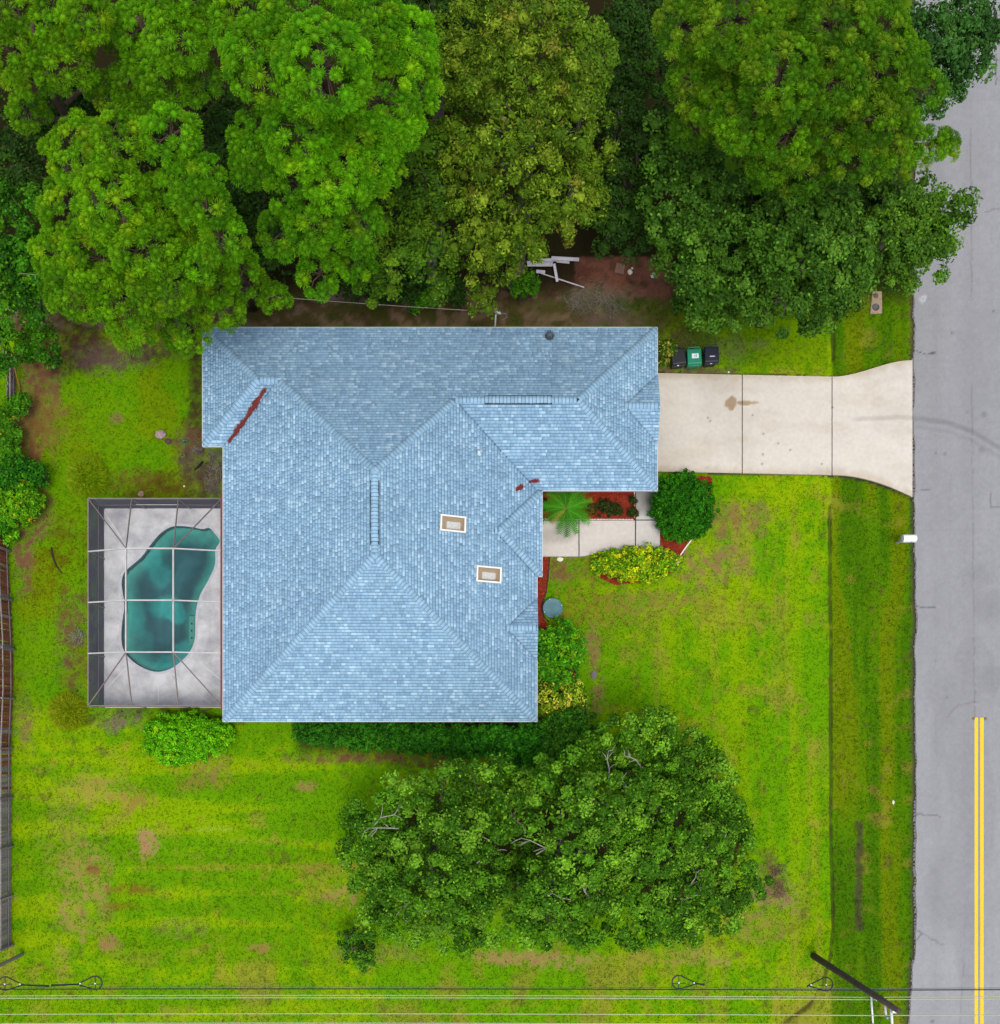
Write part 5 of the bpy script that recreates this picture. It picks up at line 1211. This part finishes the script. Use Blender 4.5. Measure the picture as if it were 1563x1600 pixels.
# fan of palm fronds
def palm(label, px, py, n, ln, seed, z0=.5):
    rs = np.random.RandomState(seed); c = W(px, py, z0 + .4); t = thing('palm', label, 'palm', (c.x, c.y, 0))
    MB().lathe((c.x, c.y, 0), [(.12, 0), (.13, z0 * .5), (.09, z0), (.02, z0 + .06)], 10).build('trunk', barkp, t, True)
    for k in range(n):
        a = 6.283 * k / n + rs.randn() * .12; el = .25 + .7 * rs.rand(); L_ = ln * (.8 + .4 * rs.rand())
        if k == 0: a, L_, el = 1.15, ln * 1.5, .9
        d = np.array((math.cos(a), math.sin(a))); pts = []
        for i in range(9):
            s = i / 8; pts.append(np.array((c.x + d[0] * L_ * s * math.cos(el * (1 - s)), c.y + d[1] * L_ * s * math.cos(el * (1 - s)), z0 + .05 + L_ * (math.sin(el) * s * 1.25 - .75 * s * s * math.sin(el) - .25 * s * s))))
        vs = []; fs = []; cs = []; side = np.array((-d[1], d[0], 0))
        col = A(66, 160, 16) * (.6 + .75 * rs.rand()) if rs.rand() > .1 else A(140, 150, 40)
        for i in range(1, 9):
            for s_ in (-1, 1):
                for h in (0, .5):
                    b = pts[i - 1] * (1 - h) + pts[i] * h; l2 = .30 * (1 - .7 * abs((i + h) / 9 - .45)) * ln; dd = np.array((*d, 0)) * .75 + side * s_
                    tip = b + dd / np.linalg.norm(dd) * l2 + np.array((0, 0, -.05 - .05 * rs.rand() + .05)); w_ = np.array((*d, 0)) * .026
                    m = len(vs); vs += [b - w_, b + w_, tip]; fs.append((m, m + 1, m + 2)); cs += [col * (.85 + .3 * rs.rand())] * 3
        o = np_mesh('frond', np.array(vs), None, np.array(fs), np.array(cs), leafm, False, t)
        MB().tube(pts, np.linspace(.016, .006, 9), 4).build('midrib', mat_plain('midrib', A(110, 150, 50), .7), o)
palm('green fan-shaped palm in the mulch bed at the inner house corner', 886, 793, 34, 1.18, 5)
# agaves, grassy mounds
def spiky(label, px, py, r, n, col, seed, name='agave'):
    rs = np.random.RandomState(seed); c = W(px, py); t = thing(name, label, 'plant', (c.x, c.y, 0)); r = r / PPM
    for k in range(n):
        a = 6.283 * k / n + rs.randn() * .2; e = .2 + .8 * rs.rand(); d = np.array((math.cos(a) * math.cos(e), math.sin(a) * math.cos(e), math.sin(e))); s = np.array((-math.sin(a), math.cos(a), 0)) * .03
        b = np.array((c.x, c.y, .02)); mid = b + d * r * .5; tip = b + d * r * (.9 + .3 * rs.rand()); lift = np.array((0, 0, -.015))
        np_mesh('blade', np.array([b - s * .6, b + s * .6, mid + s, tip, mid - s, mid + lift, b + lift]), None, np.array([(0, 1, 2), (0, 2, 4), (4, 2, 3), (6, 2, 1), (6, 5, 2), (6, 0, 4), (6, 4, 5), (5, 3, 2), (5, 4, 3)]), np.tile(A(*col) * (.8 + .4 * rs.rand()), (7, 1)), leafm, False, t)
spiky('blue-green spiky agave near the west roof corner, upper of two', 290, 691, 7, 15, (120, 150, 128), 1)
spiky('small pale green agave just below the blue-green one', 286, 712, 6, 9, (140, 156, 96), 2)
def mound(label, px, py, r, h, pal, seed):
    rs = np.random.RandomState(seed); c = W(px, py); n = 5200; r = r / PPM; t = thing('grass_clump', label, 'grass clump', (c.x, c.y, 0))
    D = sphere_dirs(rs, n, 0.0); P = np.array((c.x, c.y, 0)) + D * np.array((r, r, h)) * (.75 + .25 * rs.rand(n, 1)); dr = unit(D + np.array((0, 0, .2)) + rs.randn(n, 3) * .35); ln = .16 + .12 * rs.rand(n, 1); dr = unit(dr * np.array((1.6, 1.6, .7))); s = unit(np.cross(dr, rs.randn(n, 3))) * .012
    V = np.stack([P - s, P + s, P + dr * ln], 1).reshape(-1, 3); np_mesh('blades', V, None, np.arange(len(V)).reshape(-1, 3), np.repeat(pick(rs, pal, n) * (.7 + .6 * rs.rand(n, 1)), 3, 0), leafm, False, t)
mound('rounded olive grass mound above the pool enclosure corner', 138, 746, 31, .8, [(130, 176, 10, 3), (164, 186, 16, 2)], 1)
mound('rounded olive grass mound left of the pool enclosure bottom', 107, 1112, 27, .6, [(146, 172, 14, 3), (176, 188, 20, 2)], 2)
# dead grey brush beside house and pool
def brush(label, spots, seed, col=(140, 128, 124), n=60):
    rs = np.random.RandomState(seed); c = W(*spots[0][:2]); t = thing('dead_brush', label, 'dead brush', (c.x, c.y, 0)); mb = MB()
    for (px, py, r) in spots:
        q = W(px, py); rr = r / PPM
        for _ in range(n):
            a = rs.rand() * 6.283; l = rr * (.4 + .7 * rs.rand()); s = np.array((q.x + rs.randn() * rr * .45, q.y + rs.randn() * rr * .45, .02)); e = s + np.array((math.cos(a) * l, math.sin(a) * l, .05 + .35 * rs.rand())); mb.tube([s, (s + e) / 2 + rs.randn(3) * .04, e], [.011, .009, .004], 3, False)
    mb.build('twig', mat_plain('brush_%d' % seed, A(*col), .9, .3, 5), t)
brush('tangle of grey dead brush between west roof corner and pool enclosure', [(335, 712, 12), (338, 735, 14), (332, 755, 14), (340, 768, 12), (310, 704, 8)], 1)
brush('pale dead brush left of the pool enclosure', [(120, 1000, 11), (126, 990, 9)], 2, (156, 146, 138), 40)
brush('dry brown brush at the right edge of the oak cluster', [(1212, 1362, 14), (1216, 1390, 12)], 3, (128, 96, 84), 60)
brush('grey dead brush on bare ground north of the roof', [(930, 468, 26), (960, 480, 18), (900, 474, 18)], 4, (132, 126, 112), 70)
# shaded undergrowth below the wood
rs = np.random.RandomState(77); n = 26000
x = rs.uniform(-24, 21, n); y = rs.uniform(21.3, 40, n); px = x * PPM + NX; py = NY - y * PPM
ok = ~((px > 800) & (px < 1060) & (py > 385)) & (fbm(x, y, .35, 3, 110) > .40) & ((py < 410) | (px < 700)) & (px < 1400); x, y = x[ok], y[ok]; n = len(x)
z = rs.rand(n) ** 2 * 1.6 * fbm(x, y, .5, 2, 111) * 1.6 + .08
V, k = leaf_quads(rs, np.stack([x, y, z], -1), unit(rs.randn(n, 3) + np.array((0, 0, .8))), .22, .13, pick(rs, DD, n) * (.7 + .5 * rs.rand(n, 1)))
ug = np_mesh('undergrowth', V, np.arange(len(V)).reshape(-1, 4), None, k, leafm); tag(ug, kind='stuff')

# ------------------------------------------------------------------ grass blades
rs = np.random.RandomState(99); n = 150000
x = rs.uniform(-23.6, 21.4, n); y = rs.uniform(-14.6, 23, n); px = x * PPM + NX; py = NY - y * PPM
c = lawn_col(x, y)
ok = (c[:, 1] > c[:, 0] * 1.12) | (rs.rand(n) < .22)
ok &= ~((x > DK[0] - .1) & (x < DK[1] + .8) & (y > DK[2] - .1) & (y < DK[3] + .1))
ok &= ~((px > 340) & (px < 1005) & (py > 520) & (py < 1110) & ~((px > 850) & (py > 872)))
ok &= ~((px > 1000) & (py > np.vectorize(d_top)(px) - 1) & (py < np.vectorize(d_bot)(px) + 1)) & (px < road_edge_px(py) - 1) & ~((px > 836) & (px < 1034) & (py > 756) & (py < 872))
for bpts in BEDS: ok &= ~pip(px, py, bpts)
for ln_, w_ in ((DITCH[0], 3), (DITCH[1], 2.5)): ok &= seg_dist(px, py, ln_) > w_
x, y, c = x[ok], y[ok], c[ok]; n = len(x); z = ground_z(x, y)
B = 3; th = rs.rand(n, B) * 6.283; lean = .3 + .6 * rs.rand(n, B); h = .045 + .05 * rs.rand(n, B)
P = np.stack([x, y, z], -1)[:, None] + np.stack([rs.randn(n, B) * .03, rs.randn(n, B) * .03, np.zeros((n, B))], -1)
tip = P + np.stack([np.cos(th) * h * lean, np.sin(th) * h * lean, h], -1) ; s = np.stack([-np.sin(th), np.cos(th), th * 0], -1) * .013
V = np.stack([P - s, P + s, tip], 2).reshape(-1, 3)
cc = np.repeat((c[:, None] * (.80 + .46 * rs.rand(n, B, 1)) * np.array([1.0, 1.0, 1.0])).reshape(-1, 3), 3, 0)
gr = np_mesh('grass', V, None, np.arange(len(V)).reshape(-1, 3), cc, mat_leaf('grass_blade', .3, .7)); tag(gr, kind='stuff')

# ================================================================== SMALL THINGS
# wheelie bins
def bin_(label, px, py, body, rot, mark):
    c = W(px, py, 1.0); t = thing('wheelie_bin', label, 'bin', (c.x, c.y, 0), 'bins beside the driveway'); t.rotation_euler = (0, 0, 0)
    m = mat_plain('bin_' + label.split()[0], A(*body), .45, .08, 4); q = Matrix.Rotation(rot, 3, 'Z')
    def T(v): return Vector((c.x, c.y, 0)) + q @ Vector(v)
    def hx(mb, x0, y0, x1, y1, z0, X0, Y0, X1, Y1, z1): mb.hexa([T((x0, y0, z0)), T((x1, y0, z0)), T((x1, y1, z0)), T((x0, y1, z0))], [T((X0, Y0, z1)), T((X1, Y0, z1)), T((X1, Y1, z1)), T((X0, Y1, z1))]); return mb
    hx(MB(), -.26, -.30, .26, .28, .06, -.34, -.40, .34, .36, .95).build('body', m, t, bevel=.03)
    hx(MB(), -.355, -.40, .355, .39, .955, -.33, -.33, .33, .36, 1.03).build('lid', m, t, bevel=.025)
    hx(MB(), -.30, -.455, .30, -.402, .93, -.28, -.45, .28, -.402, .985).build('lip', m, t, bevel=.015)
    MB().tube([T((-.28, .37, .97)), T((-.27, .45, 1.0)), T((.27, .45, 1.0)), T((.28, .37, .97))], .022, 8).build('handle', m, t, True)
    for sx in (-.3, .3):
        w = MB(); w.tube([T((sx - .03, .33, .13)), T((sx + .03, .33, .13))], .13, 16); w.build('wheel', bm_, t)
    for (x0, y0, x1, y1, colr, nm) in mark:
        z1 = 1.034 if y0 > -.34 else .992
        o = MB().add([T((x0, y0, z1)), T((x1, y0, z1)), T((x1, y1, z1)), T((x0, y1, z1))], [(0, 1, 2, 3)]).build(nm, mat_plain('mark_%d_%d_%d' % colr, A(*colr), .6, .05), t)
bin_('black wheelie bin nearest the house wall', 1060.5, 557, (26, 30, 36), R(8), [(-.12, -.445, -.03, -.405, (235, 238, 240), 'sticker')])
bin_('green wheelie bin in the middle of the three', 1085.5, 557, (12, 136, 100), R(3), [(-.13, -.09, .20, .14, (226, 242, 244), 'label_sheet')])
bin_('navy wheelie bin, rightmost of the three', 1112.5, 554, (20, 26, 46), R(2), [(-.10, -.12, .14, -.06, (190, 196, 206), 'logo_plate'), (-.10, -.445, .0, -.41, (205, 205, 205), 'sticker')])
gb = [o for o in bpy.data.objects if o.name.startswith('label_sheet')][0]
c = W(1085.5, 557, 1.0); mk = MB()
for (x0, y0, x1, y1) in [(.055, -.03, .10, .10), (.075, -.05, .085, .12), (-.02, .02, .03, .06), (-.02, -.03, .03, .0)]:
    mk.add([(c.x + x0, c.y + y0, 1.0385), (c.x + x1, c.y + y0, 1.0385), (c.x + x1, c.y + y1, 1.0385), (c.x + x0, c.y + y1, 1.0385)], [(0, 1, 2, 3)])
mk.build('label_print', mat_plain('print_grey', A(150, 160, 166), .6), gb)
# mailbox
p = W(1421.5, 841, 1.2); mt = thing('mailbox', 'white mailbox on a post at the road edge', 'mailbox', (p.x - .1, p.y, 0)); mw = mat_plain('mailbox_white', A(250, 250, 252), .4, .03)
prof = [(-.18, 1.0), (.18, 1.0), (.18, 1.17), (.15, 1.25), (.08, 1.305), (0, 1.32), (-.08, 1.305), (-.15, 1.25), (-.18, 1.17)]
vs = [(p.x - .30, p.y + a, z) for a, z in prof] + [(p.x + .30, p.y + a, z) for a, z in prof]; n9 = len(prof)
MB().add(vs, [tuple(range(n9)), tuple(range(2 * n9 - 1, n9 - 1, -1))] + [(i, n9 + i, n9 + (i + 1) % n9, (i + 1) % n9) for i in range(n9)]).build('box', mw, mt, bevel=.012)
MB().add([(p.x + .303, p.y + a * 1.04, z if z > 1.0 else .995) for a, z in prof] + [(p.x + .33, p.y + a * 1.04, z if z > 1.0 else .995) for a, z in prof], [tuple(range(n9)), tuple(range(n9, 2 * n9)), ] + [(i, n9 + i, n9 + (i + 1) % n9, (i + 1) % n9) for i in range(n9)]).build('door', mw, mt)
MB().box(p.x - .16, p.y - .05, -.2, p.x - .06, p.y + .05, .97).build('post', mat_plain('post_grey', A(190, 186, 180), .8, .15), mt)
MB().box(p.x - .34, p.y - .12, .93, p.x + .28, p.y + .12, .995).build('shelf', mat_plain('shelf_grey', A(140, 148, 162), .8, .1), mt)
MB().box(p.x + .1, p.y - .205, 1.1, p.x + .13, p.y - .185, 1.3).build('flag', mat_plain('flag_grey', A(200, 200, 206), .6), mt)
# meter pad
p = W(1372, 470); t = thing('utility_pad', 'tan concrete utility pad with two round covers in the verge', 'utility cover', (p.x, p.y, -.1)); zb = float(ground_z(np.array(p.x), np.array(p.y)))
MB().hexa([(p.x - .31, p.y - .56, zb - .1), (p.x + .29, p.y - .54, zb - .1), (p.x + .28, p.y + .55, zb - .1), (p.x - .20, p.y + .56, zb - .1)], [(p.x - .31, p.y - .56, zb + .06), (p.x + .29, p.y - .54, zb + .06), (p.x + .28, p.y + .55, zb + .06), (p.x - .20, p.y + .56, zb + .06)]).build('pad', mat_plain('pad_concrete', A(172, 148, 122), .9, .15, 8), t, bevel=.03)
MB().lathe((p.x - .03, p.y - .24, zb + .058), [(.175, 0), (.175, .02), (.15, .022), (.15, .012), (.05, .016), (.0, .016)], 24).build('large_cover', mat_plain('cover_iron', A(96, 94, 88), .6, .25, 14), t, True)
MB().lathe((p.x - .03, p.y + .33, zb + .058), [(.12, 0), (.12, .016), (.02, .018)], 18).build('small_cover', mat_plain('cover_moss', A(104, 98, 70), .8, .25, 14), t, True)
# teal drum
p = W(864, 950, .45); t = thing('teal_drum', 'round teal drum with a flat lid by the east wall mulch', 'drum', (p.x, p.y, 0)); tm = mat_plain('teal_plastic', A(72, 124, 136), .55, .15, 3)
MB().lathe((p.x, p.y, 0), [(.44, 0), (.46, .2), (.46, .40)], 28).build('body', mat_plain('teal_dark', A(40, 70, 74), .6, .1), t, True)
MB().lathe((p.x, p.y, .40), [(.49, 0), (.49, .03), (.46, .045), (.43, .035), (.2, .042), (0.001, .045)], 28).build('lid', tm, t, True)
for a in (.3, 1.9, 3.6, 5.2): MB().lathe((p.x + .45 * math.cos(a), p.y + .45 * math.sin(a), .445), [(.022, 0), (.022, .02), (.005, .022)], 8).build('bolt', wht, t)
# boards and litter north of the house
pw = mat_plain('painted_board', A(208, 204, 214), .8, .12, 9); gp = 'boards of the plank pile'
for (x0, y0, x1, y1, w, z, lab) in [(824, 412, 864, 412, .26, .10, 'wide white board lying left in the plank pile'), (840, 407, 880, 405, .16, .17, 'narrow white board overlapping the wide left board'), (862, 403, 905, 405.5, .17, .24, 'long white board, topmost right of the plank pile'), (866, 412, 871, 440, .13, .32, 'short white board lying crosswise at right of the pile'),
                                    (838, 424, 852, 425, .16, .06, 'stubby white board below the wide left board'), (846, 427, 913, 449, .05, .05, 'thin white batten slanting below the plank pile'), (870, 408, 890, 410, .12, .13, 'small white offcut in the middle of the plank pile')]:
    a, b = W(x0, y0, z), W(x1, y1, z); tag(MB().beam(a, b, w, .035).build('board', pw, None), lab, 'board', gp)
MB_ = MB().beam(W(962, 418, .03), W(976, 421, .03), .5, .03).build('board', mat_plain('tan_board', A(150, 112, 92), .9, .2)); tag(MB_, 'flat tan board on the red soil right of the planks', 'board')
lm = mat_plain('litter_white', A(238, 236, 214), .7, .1)
def lump(name, label, cat, px, py, sx, sy, sz, m, seed, group=None):
    rs = np.random.RandomState(seed); bm = bmesh.new(); bmesh.ops.create_icosphere(bm, subdivisions=2, radius=1); c = W(px, py)
    for v in bm.verts:
        k = 1 + rs.randn() * .10; v.co = Vector((v.co.x * sx * k, v.co.y * sy * k, v.co.z * sz * k + sz * .7))
    me = bpy.data.meshes.new(name); bm.to_mesh(me); bm.free(); me.materials.append(m); o = place(name, me, None, (c.x, c.y, float(ground_z(np.array(c.x), np.array(c.y))))); return tag(o, label, cat, group)
lump('litter', 'crumpled white scrap on the red soil, left of two', 'litter', 984.5, 425, .12, .14, .06, lm, 1); lump('litter', 'tiny white scrap just above the crumpled white scrap', 'litter', 988, 419, .06, .06, .04, lm, 2)
lump('litter', 'round white scrap at the foot of the grey-green oak', 'litter', 1020.5, 431, .12, .14, .06, mat_plain('litter_grey', A(214, 222, 220), .7, .1), 3)
lump('litter', 'small white scrap on the verge below the mailbox', 'litter', 1398.5, 1254, .06, .10, .04, lm, 4); lump('litter', 'white fleck of litter between bins and driveway', 'litter', 1139, 581, .05, .05, .04, lm, 5)
rkm = mat_plain('rock', A(168, 142, 148), .9, .25, 9, bump=.5)
lump('rock', 'pinkish grey rock on the west lawn', 'rock', 252, 679, .26, .22, .13, rkm, 6); lump('rock', 'dark purplish rock right beside the pinkish rock', 'rock', 263, 690, .18, .15, .09, mat_plain('rock_dark', A(96, 66, 76), .9, .25, 9, bump=.5), 7)
lump('rock', 'small tan stone touching the top of the pool enclosure', 'rock', 221, 772, .15, .15, .10, mat_plain('rock_tan', A(160, 132, 116), .9, .2, 9), 8); lump('rock', 'tiny white stone in the brush above the pool enclosure', 'rock', 288, 760, .05, .05, .04, lm, 9)
lump('rock', 'grey stone set in the lawn right of the yellow shrub', 'rock', 928, 1054, .13, .2, .05, mat_plain('rock_mauve', A(122, 112, 122), .9, .15, 9), 10); lump('rock', 'broken white stone below the left walkway slab', 'rock', 875, 874, .16, .12, .07, lm, 11)
def stick(name, label, cat, pts, r, m):
    mb = MB(); mb.tube([W(x, y, z) for x, y, z in pts], r, 6); tag(mb.build(name, m, None, True), label, cat)
drk = mat_plain('stick_dark', A(62, 44, 40), .9, .3)
stick('stick', 'curved dark stick on the lawn left of the pool enclosure', 'stick', [(80, 855, .04), (82, 870, .06), (88, 885, .06), (97, 896, .03)], [.03, .045, .035, .02], drk)
stick('stick', 'black stick lying in the brush by the west roof corner', 'stick', [(303, 735, .05), (310, 729, .09), (317, 721, .08)], [.02, .06, .05], mat_plain('stick_black', A(26, 20, 20), .9, .2))
stick('pole_handle', 'thin orange handle leaning by the short grey fence', 'pole', [(18, 553, 1.0), (25, 585, .5), (33, 618, .05)], .022, mat_plain('orange_wood', A(196, 120, 40), .7, .1))
stick('pole_handle', 'thin brown cane on the ground below the pool enclosure', 'pole', [(280, 1117, .06), (332, 1108, .06)], .018, mat_plain('cane', A(120, 92, 60), .8, .1))
o = MB().box(*[W(9, 702)[0], W(9, 702)[1], 0], W(20, 676)[0], W(20, 676)[1], .35).build('crate', mat_plain('tan_card', A(190, 142, 110), .85, .15, 6), None, bevel=.02); tag(o, 'tan box among the shrubs at the left edge', 'box')

# ------------------------------------------------------------------ utility pole, wires
pb = W(1272, 1494); pole = thing('utility_pole', 'dark wooden utility pole with white standoff arms near the road', 'utility pole', (pb.x, pb.y, 0))
pm = mat_plain('pole_wood', A(84, 72, 68), .95, .25, 5, bump=.4); fw = mat_plain('fibreglass', A(232, 236, 240), .4, .05)
MB().tube([(pb.x, pb.y, -.3), (pb.x, pb.y, 4), (pb.x, pb.y, 8), (pb.x, pb.y, 11.4)], [.165, .15, .135, .115], 14).build('shaft', pm, pole, True)
for (z, l, dx, r) in ((8.25, 1.35, .06, .035), (9.9, .62, .02, .04), (10.6, .85, .02, .05)):
    a = MB(); a.tube([(pb.x - .02, pb.y - .1, z), (pb.x + dx, pb.y - l, z + .05)], [r * 1.3, r], 8); o = a.build('standoff_arm', fw, pole, True)
    i = MB()
    for k in range(5): i.lathe((pb.x + dx, pb.y - l + .03, z + .05 + k * .03), [(.03, 0), (.055, .012), (.03, .024)], 10)
    i.build('insulator', mat_plain('insulator_grey', A(170, 180, 190), .3), o, True)
MB().tube([(pb.x + .08, pb.y - .12, 8.3), (pb.x + .22, pb.y - .3, 8.25)], .03, 6).build('bracket', fw, pole); MB().box(pb.x - .05, pb.y - .22, 10.72, pb.x + .25, pb.y - .12, 10.85).build('bracket', fw, pole)
MB().tube([(pb.x + .13, pb.y, 8.6), (pb.x + .2, pb.y + .06, 9.0), (pb.x + .12, pb.y + .02, 9.6)], .012, 5).build('ground_wire', bm_, pole)
def wire(label, y, z, r, m, sag=.35, zl=0.0, name='overhead_wire'):
    mb = MB(); pts = []
    for i in range(0, 25):
        t = i / 24; pts.append((pb.x - 46 * t, y + .01 * t, z - 4 * sag * t * (1 - t) + zl * t))
    pts = pts[::-1]
    for i in range(1, 13):
        t = i / 24; pts.append((pb.x + 46 * t, y, z - 4 * sag * t * (1 - t)))
    mb.tube(pts, r * .8, 5); return tag(mb.build(name, m, None, True), label, 'overhead wire')
wl = mat_plain('bare_wire', A(196, 202, 160), .4, .05); wk = mat_plain('black_cable', A(40, 44, 46), .7, .1)
gw = 'wires carried by the utility pole'
for o_ in [wire('thick black cable bundle, uppermost of the wires', pb.y - .17, 6.9, .032, wk, .25), wire('second thin grey cable hugging the black bundle', pb.y - .09, 6.95, .016, mat_plain('grey_cable', A(96, 104, 104), .7), .3),
           wire('pale wire right below the black bundle, upper of a close pair', pb.y - .20, 8.1, .018, wl, .35), wire('pale wire right below the black bundle, lower of a close pair', pb.y - .28, 8.2, .02, wl, .35),
           wire('single pale wire below the close pair', pb.y - .62, 9.55, .024, wl, .3), wire('pale wire above the bottom edge of the picture', pb.y - .84, 10.2, .022, wl, .3), wire('lowest pale wire along the bottom edge of the picture', pb.y - .86, 10.5, .02, wl, .3)]: o_['group'] = gw
def loop(label, px, py, d, long_):
    z = 6.75; c = W(px, py, z); t = thing('cable_loop', label, 'cable loop', (c.x, c.y, z), 'coiled cable loops on the black bundle'); r = .29; pts = []
    ap = (c.x + d * .78, c.y - .06, z)
    for k in range(17):
        a = R(68) + R(224) * k / 16; pts.append((c.x + d * r * math.cos(a), c.y + r * math.sin(a), z))
    mb = MB(); mb.tube([(c.x + d * long_, c.y - .09, z), ap] + pts + [ap, (c.x + d * long_, c.y - .13, z)], .03, 6); mb.build('cable', wk, t, True)
    MB().beam((c.x, c.y - .3, z), (c.x, c.y + .3, z), .03, .03).build('strut', wk, t); MB().beam((c.x - .3, c.y - .05, z), (c.x + .3, c.y - .05, z), .03, .03).build('strut', wk, t)
    for q in (0.0, .65): MB().lathe((c.x + d * q, c.y - .02, z + .02), [(.035, 0), (.035, .03), (.01, .035)], 8).build('clamp', fw, t)
loop('cable loop at the left edge of the picture', 8, 1537, 1, 1.9); loop('teardrop cable loop right of the left edge one', 149, 1536, -1, 1.9); loop('cable loop below the right oak', 1061, 1535, 1, 1.1); loop('cable loop nearest the utility pole', 1291, 1538, -1, .8)
mb = MB(); a = MAST + Vector((.05, .05, .05)); b_ = W(452, 461, 6.2); b_ = a + (b_ - a) * 2.2
pts = [a.lerp(b_, i / 24) - Vector((0, 0, 1.0 * 4 * (i / 24) * (1 - i / 24) * .35)) for i in range(25)]; mb.tube(pts, .013, 5)
tag(mb.build('service_wire', mat_plain('service_cable', A(150, 140, 130), .6, .4, 1.5), None, True), 'thin twisted service wire running from the roof mast into the pines', 'overhead wire')
print('tris', sum(sum(len(p.vertices)-2 for p in o.data.polygons) for o in bpy.data.objects if o.type == 'MESH'))
